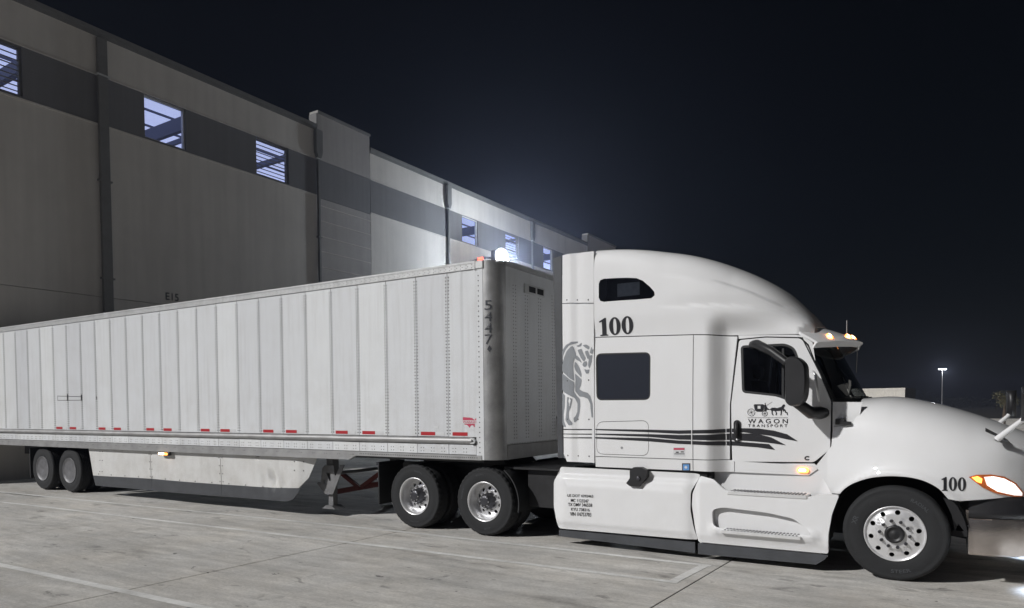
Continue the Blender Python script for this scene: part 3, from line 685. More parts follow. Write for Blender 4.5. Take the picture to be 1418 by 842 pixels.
# aero skirt
def skirt_surf(u, z):
    y = .06 + .25 * max(0., u + 3.36)
    d = hypot(u + 4.05, (z - .62) * 1.3)
    y += .05 * exp(-(d / .20) ** 2) * (1 + .8 * sin(23 * u + 9 * z)) + .03 * exp(-(hypot(u + 3.7, z - .55) / .12) ** 2) + .02 * sin(u * 2.1) * sst(1.1, .4, z)
    return (u, y, z)
for pl in ([(-10.23, 1.06), (-7.84, 1.06), (-7.84, .455), (-10.03, .43)], [(-7.825, 1.06), (-5.53, 1.06), (-5.53, .45), (-7.825, .455)], [(-5.515, 1.06), (-2.98, 1.055), (-3.15, .70), (-3.36, .50), (-5.515, .45)]):
    m = MB(); sheet(m, pl, skirt_surf, (), .09, .012); m.build('skirt_panel', 'skirt_white', tl)
for pl in ([(-10.03, .447), (-7.83, .47), (-7.83, .22), (-9.93, .225)], [(-7.825, .47), (-5.52, .465), (-5.52, .232), (-7.825, .22)], [(-5.515, .465), (-4.0, .48), (-3.30, .515), (-3.38, .40), (-3.50, .29), (-3.66, .255), (-5.515, .232)]):
    m = MB(); sheet(m, pl, skirt_surf, (), .1, .012, lift=.006); m.build('skirt_rubber', 'flap', tl)
m = MB()
for x in (-7.87, -7.79, -5.56, -5.47):
    for k in range(4): dome(m, x, .52 + .155 * k, skirt_surf(x, .52 + .155 * k)[1] - .001, .012)
for x in (-9.75, -9.65):
    for z in (.55, .8, 1.0): dome(m, x, z, skirt_surf(x, z)[1] - .001, .013)
for x in (-3.45, -3.25):
    for z in (.82, .98): dome(m, x, z, skirt_surf(x, z)[1] - .001, .013)
for k in range(13): x = -9.8 + .5 * k; dome(m, x, .49, skirt_surf(x, .49)[1] - .001, .014)
m.build('skirt_bolts', 'rivet', tl)['kind'] = 'stuff'
# landing gear
def lgp(X, Y): return PT(360 + X / 7.09, 640 + Y / 7.09, .35)
plate = [lgp(*q) for q in ((635, 30), (725, 30), (733, 130), (745, 130), (785, 30), (825, 30), (715, 315), (640, 315), (560, 210), (572, 195), (597, 205), (610, 60))]
holes = [[lgp(*q) for q in h] for h in (((652, 105), (690, 105), (695, 185), (682, 185)), ((628, 175), (645, 182), (650, 222), (626, 215)))]
m = MB(); sheet(m, plate, lambda u, z: (u, .35, z), holes, .08, .02); lg = m.build('landing_gear', 'steel', tl)
fu, fz = lgp(672, 330)
for y in (.39, 2.1):
    MB().box(fu - .075, fu + .075, y, y + .15, .62, 1.15).build('leg', 'steel', lg); MB().box(fu - .055, fu + .055, y + .02, y + .13, .16, .62).build('inner_leg', 'steel', lg)
    fix(MB().prism([(fu - .17, .13), (fu + .17, .13), (fu + .07, .19), (fu - .07, .19)], y - .04, y + .2).build('foot', 'steel', lg))
def bar(a, b, v, w, name, mat, par):
    p, q = PT(*a, v), PT(*b, v); L = hypot(q[0] - p[0], q[1] - p[1]); nx, nz = -(q[1] - p[1]) / L * w, (q[0] - p[0]) / L * w
    return fix(MB().prism([(p[0] + nx, p[1] + nz), (q[0] + nx, q[1] + nz), (q[0] - nx, q[1] - nz), (p[0] - nx, p[1] - nz)], v, v + .06).build(name, mat, par))
bar((472, 656), (497, 676), 1.2, .035, 'brace', 'red_steel', lg); bar((466, 681), (526, 670), 1.3, .05, 'brace', 'red_steel', lg); bar((524, 656), (500, 674), 1.1, .035, 'brace', 'red_steel', lg)
MB().tube([(fu, .5, .75), (fu, 2.15, .75)], .03, 8).build('cross_shaft', 'steel', lg)
# running gear
m = MB(); m.box(-14.3, -10.2, .55, .70, .80, 1.07); m.box(-14.3, -10.2, 1.9, 2.05, .80, 1.07); m.box(-13.0, -10.5, .62, 1.98, .55, .80); m.build('bogie_frame', 'chassis', tl)
m = MB(); m.tube([(-11.1, .3, .505), (-11.1, 2.3, .505)], .07, 10); m.tube([(-12.35, .3, .505), (-12.35, 2.3, .505)], .07, 10); m.build('axle', 'chassis', tl)
tw = bpy.data.objects.new('trailer_wheel', None); COL.objects.link(tw); tw.parent = tl; tw.location = (-11.1, .06, .514)
tyre_mesh('tyre', 'tyre', False, parent=tw); t2 = tyre_mesh('tyre', 'tyre', False, parent=tw); t2.location = (0, .335, 0)
m = MB(); m.lathe([(.293, .028), (.300, .008), (.297, -.002), (.288, .0), (.280, .012), (.20, .016), (.08, .012), (.04, .02), (.0, .022)], 48); fix(m.build('wheel_cover', 'cover', tw))
copy_tree(tw, tl, (-12.35, .06, .514)); copy_tree(tw, tl, (-11.1, LW - .06, .514), (0, 0, pi)); copy_tree(tw, tl, (-12.35, LW - .06, .514), (0, 0, pi))
fix(MB().prism([(-10.55, 1.05), (-10.12, 1.05), (-9.98, .30), (-10.10, .22), (-10.35, .55)], .40, .44).build('mud_guard', 'rubber', tl)); MB().box(-13.05, -13.02, .1, .75, .25, 1.0).build('mud_flap', 'rubber', tl)
MB().box(-1.1, .5, .45, 2.15, 1.118, 1.14).build('coupler_plate', 'chassis', tl)

# ================================================================== tractor
tk = thing('semi_truck', 'white sleeper-cab semi tractor numbered 100 with black side stripes', 'truck', (TX, TY, 0), -TA)
YC = TW / 2
def vs_cab(u): return .03 + .17 * sst(-2.06, -1.80, u) + .02 * sst(-1.6, -.65, u)
def side(u, z): return vs_cab(u) + .018 * ((z - 1.9) / .85) ** 2
zs = lerp_table([(-3.6, 2.845), (-2.2, 2.795), (-1.76, 2.768), (-.9, 2.735), (-.6, 2.72)])
def body(u, z): return (u, side(u, z), z)
def PS(x, y):
    v = .05
    for _ in range(6): u, z = P(x, y, v); v = side(u, z)
    return (u, z)
def PSS(pts): return [PS(*q) for q in pts]
def side_part(name, outline, mat, holes=(), step=.09, thick=.03, surf=body, lift=0., parent=None, both=False):
    m = MB(); sheet(m, outline, surf, holes, step, thick, lift=lift)
    if both:
        m2 = MB(); sheet(m2, outline, surf, holes, step, thick, lift=lift, mirror=TW); m2.build(name, mat, parent or tk)
    return m.build(name, mat, parent or tk)
# --- side extenders behind the sleeper
def ext(u, z): return (u, .03 + .014 * exp(-((u + 3.80) / .07) ** 2) + .05 * sst(-3.9, -4.06, u), z)
side_part('side_extender', [(-4.05, 3.345), (-3.55, 3.30), (-3.545, 3.985), (-4.04, 4.0)], 'truck_white', surf=ext, step=.05, both=True)
side_part('side_extender', [(-4.05, 3.333), (-3.55, 3.288), (-3.555, 1.155), (-3.98, 1.155), (-4.04, 1.26)], 'truck_white', surf=ext, step=.05, both=True)
side_part('extender_rubber', [(-4.055, 3.99), (-4.055, 1.20), (-4.13, 1.20), (-4.19, 3.98)], 'flap', surf=lambda u, z: (u, .075, z), step=.4, thick=.015, both=True)
m = MB()
for z in (3.38, 2.27, 1.74, 1.24):
    for u in (-3.96, -3.80, -3.63): dome(m, u, z - (u + 4) * .09 * (z > 3), ext(u, z)[1] - .001, .011)
m.build('extender_bolt', 'rivet', tk)
# --- sleeper, corner and door
win_lo = rounded(PSS([(825, 489.5), (901, 487.5), (900.5, 554), (826, 554.5)]), .085, 6)
lug = rounded(PSS([(826, 584), (898.5, 582), (898.5, 631.5), (826, 629)]), .10, 6)
side_part('sleeper_panel', [(-3.54, 1.245), (-2.214, 1.245), (-2.21, zs(-2.21) - .008), (-3.54, zs(-3.54) - .008)], 'truck_white', [win_lo, lug], both=False)
side_part('sleeper_panel', [(-3.54, 1.245), (-2.214, 1.245), (-2.21, zs(-2.21) - .008), (-3.54, zs(-3.54) - .008)], 'truck_white', surf=lambda u, z: (u, TW - side(u, z), z), step=.2)
def inset(poly, d):
    n = len(poly); A = sum(poly[i - 1][0] * poly[i][1] - poly[i][0] * poly[i - 1][1] for i in range(n)); o = []; sg = 1 if A > 0 else -1
    for i in range(n):
        a = Vector(poly[i - 1]); p = Vector(poly[i]); b = Vector(poly[(i + 1) % n]); t = (b - a).normalized(); o.append((p.x - t.y * d * sg, p.y + t.x * d * sg))
    return o
side_part('luggage_door', inset(lug, .007), 'truck_white'); side_part('lock', circle(*PS(861, 620), .016, 12), 'alu_dull', step=.02, lift=.005, thick=.01)
side_part('window_gasket', win_lo, 'rubber', [inset(win_lo, .018)], step=.06, lift=-.004, thick=.02)
side_part('sleeper_window', inset(win_lo, .016), 'glass_dark', lift=-.010, thick=.004, step=.2)
side_part('corner_panel', [(-2.204, 1.245), (PS(1010.5, 638)[0], 1.245), PS(1010.5, 560), PS(1021, 466), (-2.2, zs(-2.2) - .008)], 'truck_white', step=.045, both=True)
side_part('sill_panel', [(-3.54, 1.10), (-2.215, 1.10), (-2.215, 1.236), (-3.54, 1.236)], 'truck_white', both=True)
side_part('sill_panel', [(-2.205, 1.10), (-1.75, 1.09), (-1.75, 1.236), (-2.205, 1.236)], 'truck_white', step=.045, both=True)
side_part('sill_panel', [(-1.742, 1.09), (-.90, 1.085), (-.80, 1.165), (-.86, 1.20), (-1.742, 1.226)], 'truck_white', both=True)
side_part('door_header', PSS([(1022.5, 464.5), (1100, 463.5), (1124, 466), (1129, 500), (1120, 477), (1109, 466.7), (1060, 465.8), (1023, 469.3)]), 'truck_white', both=True)
door_o = rounded(PSS([(1023.5, 471), (1060, 467.5), (1108, 468.5), (1118, 478), (1151, 556), (1149.5, 622), (1127, 640), (1014, 639), (1012.5, 560)]), .03, 3)
win_d = rounded(PSS([(1025.5, 478.5), (1088, 475.5), (1101, 482), (1118, 528), (1119, 553), (1100, 558), (1075, 549), (1027.5, 544)]), .05, 4)
for mir in (0, 1):
    srf = body if not mir else (lambda u, z: (u, TW - side(u, z), z)); out = (0, -1, 0) if not mir else (0, 1, 0)
    m = MB(); sheet(m, door_o, srf, [win_d], .08, .04, out); d = m.build('door', 'truck_white', tk)
    m = MB(); sheet(m, win_d, srf, [inset(win_d, .028)], .06, .02, out, lift=-.002); m.build('window_gasket', 'rubber', d)
    m = MB(); sheet(m, inset(win_d, .027), srf, (), .2, .004, out, lift=-.012); m.build('door_window', 'glass_side', d)
    if not mir:
        hu, hz = PS(1021, 597)
        fix(MB().prism(roundrect(hu - .042, hu + .042, hz - .135, hz + .135, .04), side(hu, hz) - .016, side(hu, hz)).build('handle_plate', 'black', d))
        m = MB(); y0 = side(hu, hz); m.tube([(hu, y0 - .01, hz + .105), (hu, y0 - .05, hz + .08), (hu, y0 - .055, hz), (hu, y0 - .05, hz - .05), (hu, y0 - .012, hz - .075)], .018, 8); m.build('door_handle', 'black', d)
        m = MB(); m.lathe([(.0, -.004), (.012, -.003), (.014, .0)], 10); m.build('key_lock', 'alu_dull', d, (hu, y0 - .018, hz - .105))
        uv, zv = PS(1084, 512); m = MB(); y1 = side(uv, zv); m.box(uv - .012, uv + .012, y1 - .001, y1 + .012, 1.99, 2.58); m.build('window_divider', 'rubber', d)
# --- roof fairing
vr = smooth_table([(-3.6, .03), (-2.3, .03), (-1.9, .055), (-1.5, .13), (-1.2, .24), (-1.0, .36), (-.86, .5)])
ztop = smooth_table([(-3.6, 4.03), (-3.23, 4.01), (-2.82, 3.955), (-2.27, 3.835), (-1.76, 3.63), (-1.364, 3.39), (-1.056, 3.115), (-.92, 2.96), (-.86, 2.86)])
nexp = lerp_table([(-3.6, 16.), (-2.6, 7.), (-1.8, 4.), (-1.2, 3.), (-.8, 2.6)])
def PR(x, y):
    v = .05
    for _ in range(6): u, z = P(x, y, v); v = vr(u)
    return (u, z)
g1 = lerp_table(PSS([(905, 379), (960, 382), (1000, 391), (1040, 404), (1085, 423)])); g2 = lerp_table(PSS([(920, 424), (980, 421), (1040, 424), (1092, 432)]))
def roof(u, f):
    a = max(0., min(1., f / 2.4)) * pi / 2; W = YC - vr(u); zb = zs(u); Hh = ztop(u) - zb; n = nexp(u)
    r = (abs(cos(a)) ** n + abs(sin(a)) ** n) ** (-1 / n); x = W * r * cos(a); z = zb + Hh * r * sin(a)
    k = x / W if W else 0
    pin = (side(u, zb) - vr(u)) * sst(.30, .0, z - zb)
    if k > .5:
        d1 = z - g1(u); d2 = z - g2(u); gr = sst(-2.75, -1.8, u) * (.034 * exp(-(d1 / (.018 if d1 < 0 else .10)) ** 2) + .024 * exp(-(d2 / (.02 if d2 < 0 else .09)) ** 2)); x -= (max(pin, -.1) + gr) * min(1, (k - .5) * 3)
    return (u, YC - x, z + .03 * (1 - k) * sst(-.9, -1.3, u))
def roof_inv(u, z):
    zb = zs(u); return (u, 2.4 * atan2((z - zb) / (ztop(u) - zb), 1.) * 2 / pi)
win_hi = [roof_inv(*PR(x, y)) for x, y in ((829, 393), (831, 388), (836, 386), (868, 384.5), (881, 385), (890, 388.5), (900, 397), (906, 404), (906.5, 409), (902, 413), (880, 415), (836, 418), (831, 416.5), (829, 412))]
m = MB()
for mir in (None, TW):
    sheet(m, [(-3.545, .004), (-.87, .004), (-.87, 2.398), (-3.545, 2.398)], roof, [win_hi] if mir is None else [], .045 if mir is None else .09, .03, (0, -1, .5), mirror=mir)
roofo = m.build('roof_fairing', 'truck_white', tk)
m = MB(); sheet(m, win_hi, roof, (), .08, .004, lift=-.010); m.build('roof_window', 'glass_side', roofo); MB().box(-3.24, -2.93, .10, .11, 3.36, 3.53).build('curtain', 'curtain', roofo)
m = MB(); m.box(-3.5, -2.0, .12, TW - .12, 1.0, 2.9); m.box(-3.5, -2.3, .35, TW - .35, 2.9, 3.7); m.build('gap_shade_shell', 'void', tk)  # dark box behind the panels, its black stands for shade in the gaps
m = MB(); sheet(m, [(0, 1.16)] + [(YC * 0 + p, q) for p, q in ((TW, 1.16), (TW, 3.9), (TW - .2, 4.0), (.2, 4.0), (0, 3.9))], lambda y, z: (-3.56, y * .96 + .05, z), (), .6, .02, (-1, 0, 0)); m.build('sleeper_back_wall', 'truck_white', tk)
# --- cab interior seen through the glass
ci = MB(); ci.box(-1.98, -1.9, .32, TW - .32, 1.1, 2.75); ci.box(-1.95, -.9, .32, TW - .32, 2.70, 2.74); ci.box(-1.9, -.75, .32, TW - .32, 1.0, 1.12); ci.prism([(-.98, 1.1), (-.55, 1.1), (-.48, 1.90), (-.75, 1.93), (-.95, 1.85)], .33, TW - .33); ci.build('cab_interior', 'interior', tk)
for y in (.42, 1.5):
    s = MB(); s.cbox(-1.72, -1.28, y, y + .5, 1.45, 1.6, .05); s.add([(u, yy, z) for u, z in ((-1.78, 1.55), (-1.62, 1.58), (-1.74, 2.25), (-1.86, 2.25)) for yy in (y + .02, y + .48)], [(0, 2, 3, 1), (2, 4, 5, 3), (4, 6, 7, 5), (6, 0, 1, 7), (0, 6, 4, 2), (1, 3, 5, 7)]); s.cbox(-1.86, -1.76, y + .12, y + .38, 2.28, 2.48, .03); fix(s.build('seat', 'interior', tk))
m = MB(); m.tube([(-1.05 + .10 * sin(t), 1.78 + .22 * cos(t), 1.88 + .2 * sin(t)) for t in [2 * pi * k / 20 for k in range(21)]], .016, 6, False); m.tube([(-1.05, 1.78, 1.88), (-.85, 1.78, 1.7)], .03, 6); m.build('steering_wheel', 'black', tk)
# --- windscreen, cowl, visor
def scr(y, t):
    k = (abs(y - YC) / 1.03) ** 2.4; ub = -.37 - .27 * k; ut = -.76 - .24 * k; return (ub + (ut - ub) * t, y, 1.945 + (2.70 - 1.945) * t)
so = [(.205, 0), (TW - .205, 0), (TW - .225, 1), (.225, 1)]
m = MB(); sheet(m, so, scr, (), .09, .006, (1, 0, .5)); ws_ = m.build('windscreen', 'glass_screen', tk)
m = MB(); sheet(m, so, scr, [[(.25, .05), (TW - .25, .05), (TW - .27, .94), (.27, .94)]], .09, .012, (1, 0, .5), lift=.005); m.build('screen_gasket', 'rubber', ws_)
for ya, yb in ((.35, 1.05), (1.3, 2.05)):
    m = MB(); m.tube([Vector(scr(y, .05 + .02 * (y - ya))) + Vector((.035, 0, .01)) for y in (ya, (ya + yb) / 2, yb)], .009, 6); m.tube([Vector(scr(yb - .3, .0)) + Vector((.06, 0, -.03)), Vector(scr(yb - .35, .06)) + Vector((.05, 0, .012))], .012, 6); m.build('wiper', 'black', ws_)
pc = Vector(scr(.62, .10)); m = MB(); m.add([pc + Vector((-.03, dy, dz)) for dy, dz in ((-.13, .0), (.13, .0), (.11, .17), (-.12, .18))], [(0, 1, 2, 3)]); m.build('dash_paper', 'paper', tk)
m = MB(); m.box(-.62, -.36, .36, TW - .36, 1.80, 1.90); m.build('cowl', 'black', tk)
def vis(y, t):
    k = (abs(y - YC) / 1.05) ** 2; uf = -.44 - .36 * k; return (uf - .52 * (1 - t), y, 2.90 - .13 * t - .09 * t * t - .05 * k)
def vis2(y, t): p = vis(y, 1.); return (p[0] - .015 - .03 * t, y, p[2] - .012 - .055 * t)
m = MB(); sheet(m, [(.40, .02), (TW - .40, .02), (TW - .23, .55), (TW - .17, 1), (.17, 1), (.23, .55)], vis, (), .07, .03, (.2, 0, 1)); sheet(m, [(.17, 0), (TW - .17, 0), (TW - .17, 1), (.17, 1)], vis2, (), .07, .025, (1, 0, 0)); visor = m.build('sun_visor', 'truck_white', tk)
for y in (.50, .95, 1.22, 1.49, 1.94):
    p0 = Vector(vis(y, .80)); m = MB(); sl_ = -.72 * (y - YC) / 1.05 / 1.05
    for dx, r, h, mt in ((0, .62, .012, 'amber'), (.0, .36, .02, 'amber_core')):
        m = MB(); vs2 = [(p0.x + .06 * r * cos(t) - .03 * r * sin(t) * (1 if y < YC else -1), y + .085 * r * sin(t), p0.z + .008 - .55 * (.06 * r * cos(t) - .03 * r * sin(t) * (1 if y < YC else -1))) for t in [2 * pi * k / 12 for k in range(12)]]
        tp = [(p0.x + (x - p0.x) * .7, y + (yy - y) * .8, z + h) for x, yy, z in vs2]; m.add(vs2 + tp, [tuple(range(12, 24))] + [(k, (k + 1) % 12, 12 + (k + 1) % 12, 12 + k) for k in range(12)], True); m.build('marker_lamp', mt, visor)
m = MB(); m.tube([(-.60, 1.05, 2.72), (-.60, 1.05, 2.95)], .006, 5); m.build('antenna', 'alu_dull', visor)
m = MB(); pe = Vector(vis(1.0, 1.)); m.tube([pe + Vector((-.02, 0, -.06)), pe + Vector((-.03, 0, -.38))], .005, 5); m.build('antenna_cable', 'alu_dull', visor)
# --- hood and fenders
hv = smooth_table([(-.7, .17), (-.5, .13), (-.2, .07), (.2, .03), (.6, .06), (.9, .17), (1.1, .34), (1.3, .6)])
hz = smooth_table([(-.7, 1.99), (-.4, 1.985), (-.06, 2.0), (.3, 1.93), (.72, 1.795), (1.17, 1.60), (1.3, 1.52)])
hn = lerp_table([(-.7, 5.), (0, 3.4), (.7, 2.6), (1.3, 2.4)]); Z0 = 1.2
def hood(u, t):
    b = -.055 * exp(-(u / .62) ** 2) * exp(-((min(t, 1.6) - 1.12) / .20) ** 2)
    if t < 1.35: b -= .028 * exp(-((hypot(u * .97, t - .50) - .665) / .045) ** 2)
    if t <= Z0: return (u, hv(u) + b + .02 * sst(1.0, .8, t), t)
    a = min(1., t - Z0) * pi / 2; W = YC - hv(u); Hh = hz(u) - Z0; n = hn(u); r = (abs(cos(a)) ** n + abs(sin(a)) ** n) ** (-1 / n)
    return (u, YC - W * r * cos(a) + b, Z0 + Hh * r * sin(a))
def PH_(x, y):
    v = .08
    for _ in range(6): u, z = P(x, y, v); v = hood(u, min(z, Z0))[1]
    return (u, z)
arch = [PH_(*q) for q in ((1163, 684), (1168, 678), (1180, 670), (1200, 663), (1220, 660), (1240, 659.5), (1262, 661.5), (1282, 667), (1300, 677), (1313, 691))]
ax = smooth_table([(i, p[0]) for i, p in enumerate(arch)]); az = smooth_table([(i, p[1]) for i, p in enumerate(arch)])
arch = [(ax(k / 4), az(k / 4)) for k in range(4 * (len(arch) - 1) + 1)]
r0, r1, r2 = PH_(1153.5, 600), PH_(1151, 624), PH_(1130, 645)
def hood_inv(u, z): return (u, z) if z <= Z0 else (u, Z0 + atan2((z - Z0) / (hz(u) - Z0), 1.) * 2 / pi)
cor = [hood_inv(*PH_(*q)) for q in ((1187, 562), (1184, 576), (1178, 585), (1168, 589), (1154, 590.5))]
ho = [(cor[0][0], 2.2)] + cor + [r0, r1, r2, PH_(1143, 668), PH_(1151, 683)] + arch + [PH_(1330, 694), (1.0, .945), (1.3, .93), (1.3, 2.2)]
headl = [PH_(*q) for q in ((1341, 660.5), (1352, 657.5), (1372, 657), (1390, 660), (1406, 669), (1416, 682), (1416, 688), (1402, 688), (1378, 683), (1360, 675))]
m = MB()
for mir in (None, TW): sheet(m, ho, hood, (), .04 if mir is None else .07, .03, (.2, -1, .4), mirror=mir)
hoodo = m.build('hood', 'truck_white', tk)
for mir in (None, TW):
    m = MB(); sheet(m, headl, hood, (), .05, .02, lift=.012, mirror=mir); hl = m.build('headlight', 'amber_lens', tk)
    core = inset(headl, .022); m = MB(); sheet(m, [PH_(*q) for q in ((1362, 660.5), (1374, 659.5), (1389, 662.5), (1403, 670.5), (1413, 682), (1413, 686), (1402, 685.5), (1380, 680.5), (1366, 672))], hood, (), .05, .01, lift=.02, mirror=mir); m.build('headlight_lens', 'head_soft', hl)
    for bx, by, br in ((1377, 668.5, .052), (1396, 675, .046)):
        m = MB(); sheet(m, circle(*PH_(bx, by), br, 18), hood, (), .05, .006, lift=.026, mirror=mir); m.build('headlight_bowl', 'head', hl)
    m = MB(); sheet(m, [PH_(*q) for q in ((1345, 661), (1353, 659.5), (1359, 663), (1358, 669), (1352, 667))], hood, (), .05, .008, lift=.018, mirror=mir); m.build('turn_signal', 'amber', hl)
    sp = bpy.data.lights.new('headlight_beam', 'SPOT'); sp.energy = 320; sp.spot_size = radians(120); sp.spot_blend = .6; sp.color = (.82, .9, 1.); sp.shadow_soft_size = .06
    so_ = bpy.data.objects.new('headlight_beam', sp); COL.objects.link(so_); so_.parent = tk; so_.location = (1.28, .22 if mir is None else TW - .22, 1.0); so_.rotation_euler = Vector((1, -.15 if mir is None else .15, -.45)).to_track_quat('-Z', 'Y').to_euler()
for Yf, sg in ((.34, -1), (TW - .34, 1)):
    fl_ = MB(); fl_.lathe([(.0, .0), (.05, .002), (.06, .012), (.06, .05)], 16); fo = fl_.build('fog_lamp', 'head', tk, (1.25, Yf, .40)); fo.rotation_euler.z = radians(60) if sg < 0 else radians(120)
    sp = bpy.data.lights.new('fog_beam', 'SPOT'); sp.energy = 24; sp.spot_size = radians(120); sp.spot_blend = .8; sp.color = (.62, .76, 1.); sp.shadow_soft_size = .03
    so_ = bpy.data.objects.new('fog_beam', sp); COL.objects.link(so_); so_.parent = tk; so_.location = (1.30, Yf + sg * .10, .34); so_.rotation_euler = Vector((.25, sg * .15, -.9)).to_track_quat('-Z', 'Y').to_euler()
# nose: grille and bumper, wrapped round to the far side
m = MB(); nose = [hood(1.29, .93 + k * .05) for k in range(26)]; ring_ = [(p[1], p[2]) for p in nose if p[1] < YC - .02]
ring_ = ring_ + [(TW - y, z) for y, z in reversed(ring_)]
sheet(m, ring_, lambda y, z: (1.30 + .06 * (1 - ((y - YC) / YC) ** 2), y, z), (), .15, .02, (1, 0, 0)); grille = m.build('grille', 'black', tk)
for k in range(6):
    z = 1.0 + k * .075; MB().box(1.365, 1.39, YC - .45, YC + .45, z, z + .028).build('grille_bar', 'alu_dull', grille)
path = [(.665, .12), (.80, .125), (.95, .15), (1.10, .22), (1.22, .34), (1.32, .55), (1.40, .85), (1.43, YC)]
pathf = path + [(u, TW - v) for u, v in reversed(path[:-1])]
def strip(zp, mat, name, off=0., smooth=True):
    m = MB(); vs = []
    for i, (u, v) in enumerate(pathf):
        a = pathf[max(0, i - 1)]; b = pathf[min(len(pathf) - 1, i + 1)]; t = Vector((b[0] - a[0], b[1] - a[1])).normalized(); nx, ny = t.y, -t.x
        vs += [(u + nx * (off + o), v + ny * (off + o), z) for z, o in zp]
    n = len(zp); m.add(vs, [(i * n + k, i * n + n + k, i * n + n + 1 + k, i * n + 1 + k) for i in range(len(pathf) - 1) for k in range(n - 1)], smooth); return fix(m.build(name, mat, tk))
bp_ = strip([(.33, -.05), (.34, -.005), (.36, .0), (.70, .0), (.715, -.005), (.72, -.06)], 'bumper', 'bumper')
strip([(.715, -.03), (.72, -.012), (.80, -.012), (.81, -.03), (.90, -.03), (.935, -.06)], 'black', 'bumper_valance')
def on_hood(poly, name, mat, lift=.006, step=.05, par=None):
    m = MB(); sheet(m, poly, hood, (), step, .0, lift=lift); return m.build(name, mat, par or tk)
m = MB(); m.lathe([(.66, -.43), (.66, .25)], 40, True, None, -.15, pi + .15); m.lathe([(.05, .25), (.66, .25)], 40, True, None, -.15, pi + .15); m.build('wheel_arch_liner', 'void', tk, (0, .48, .50))
fix(MB().prism([PS(*q) for q in ((1306, 688), (1326, 694), (1338, 712), (1340, 738), (1334, 733), (1327, 724), (1322, 735), (1318, 712))], .2, .6).build('splash_shield', 'black', tk))
m = MB(); m.box(.42, .78, .25, .6, .50, .56); m.build('tow_bracket', 'chassis', tk)
m = MB(); sheet(m, PSS([(1153.5, 556.5), (1194, 557), (1190, 583), (1180, 594), (1153.5, 596)]), lambda u, z: (u, .19 + .02 * sst(1.8, 1.95, z), z), (), .06, .02); m.build('cowl_side_panel', 'truck_white', tk)
# dark fender trim with the black catch under the pillar
cu, cz = PH_(1166, 586); fix(MB().prism(roundrect(cu - .07, cu + .09, cz - .018, cz + .018, .01), hood(cu, 1.2)[1] - .006, hood(cu, 1.2)[1] + .06).build('hood_latch', 'black', tk))
fix(MB().prism(roundrect(cu - .07, cu + .02, cz - .012, cz + .05, .008), hood(cu, 1.2)[1] + .0, hood(cu, 1.2)[1] + .06).build('hood_latch', 'black', tk))
# hood mirrors on both fenders
for mir in (0, 1):
    Y = (lambda y: TW - y) if mir else (lambda y: y)
    m = MB(); m.add([(u, Y(v), z) for u, v, z in ((.80, .17, 1.62), (1.02, .28, 1.50), (1.0, .36, 1.53), (.83, .26, 1.63), (.80, .15, 1.66), (.96, .22, 1.56))], [(0, 1, 5, 4), (1, 2, 5), (2, 3, 4, 5), (3, 0, 4)]); hm = fix(m.build('hood_mirror', 'black', tk))
    m = MB(); m.tube([(.90, Y(.2), 1.54), (1.0, Y(.16), 1.64), (1.10, Y(.08), 1.74), (1.14, Y(.02), 1.80)], [.034, .028, .024, .022], 8); m.build('mirror_arm', 'truck_white', hm)
    m = MB(); m.add([(1.14 + .055 * sin(f) * (1 if True else 1), Y(.02) + .11 * cos(f) * cos(e), 1.90 + .17 * sin(e)) for e in [-pi / 2 + pi * k / 8 for k in range(9)] for f in [2 * pi * k / 12 for k in range(12)]],
          [(a * 12 + k, a * 12 + (k + 1) % 12, a * 12 + 12 + (k + 1) % 12, a * 12 + 12 + k) for a in range(8) for k in range(12)], True); m.build('mirror_housing', 'black', hm)
# --- door mirrors
for mir in (0, 1):
    Y = (lambda y: TW - y) if mir else (lambda y: y)
    a, b = P(1086, 530, -.32)[0], P(1122, 530, -.06)[0]
    poly = rounded([(a, 2.44), (a + .13, 2.45), (b - .01, 2.36), (b, 2.15), (b - .01, 2.0), (b - .06, 1.90), (a + .05, 1.895), (a, 1.95)], .05, 4)
    m = MB(); rings = []
    for y, s in ((-.33, .86), (-.31, .96), (-.27, 1.), (-.10, 1.), (-.07, .96), (-.05, .86)):
        cu_, cz_ = (a + b) / 2, 2.17; rings.append([(cu_ + (x - cu_) * s, Y(y), cz_ + (z - cz_) * (1 - (1 - s) * .45)) for x, z in poly])
    n = len(poly); m.add(sum(rings, []), [(r * n + k, r * n + (k + 1) % n, (r + 1) * n + (k + 1) % n, (r + 1) * n + k) for r in range(5) for k in range(n)], True); m.add(rings[0], [tuple(range(n))]); m.add(rings[-1], [tuple(range(n - 1, -1, -1))])
    dm = fix(m.build('door_mirror', 'black', tk)); m = MB(); m.add([(a - .003, Y(y), z) for y, z in ((-.29, 1.98), (-.09, 1.98), (-.09, 2.40), (-.29, 2.40))], [(0, 1, 2, 3)]); m.build('mirror_glass', 'alu', dm)
    q0, q1 = P(1104, 562, -.15), P(1140, 573, .10); m = MB(); m.tube([(q0[0] - .03, Y(-.19), q0[1] + .05), (q0[0] + .05, Y(-.12), q0[1] - .01), ((q0[0] + q1[0]) / 2, Y(-.02), q1[1] + .015), (q1[0] - .03, Y(.06), q1[1] + .01), (q1[0], Y(.17), q1[1] + .01)], [.05, .062, .07, .075, .06], 12); m.build('lower_arm', 'black', dm)
    q0, q1 = P(1043, 476, .12), P(1092, 501, -.15); m = MB(); m.tube([(q0[0] - .02, Y(.19), q0[1] - .005), (q0[0] + .05, Y(.07), q0[1] - .01), ((q0[0] + q1[0]) / 2 + .02, Y(-.03), (q0[1] + q1[1]) / 2 + .01), (q1[0] + .01, Y(-.15), q1[1] - .03)], [.05, .055, .05, .045], 10); m.build('upper_arm', 'black', dm)
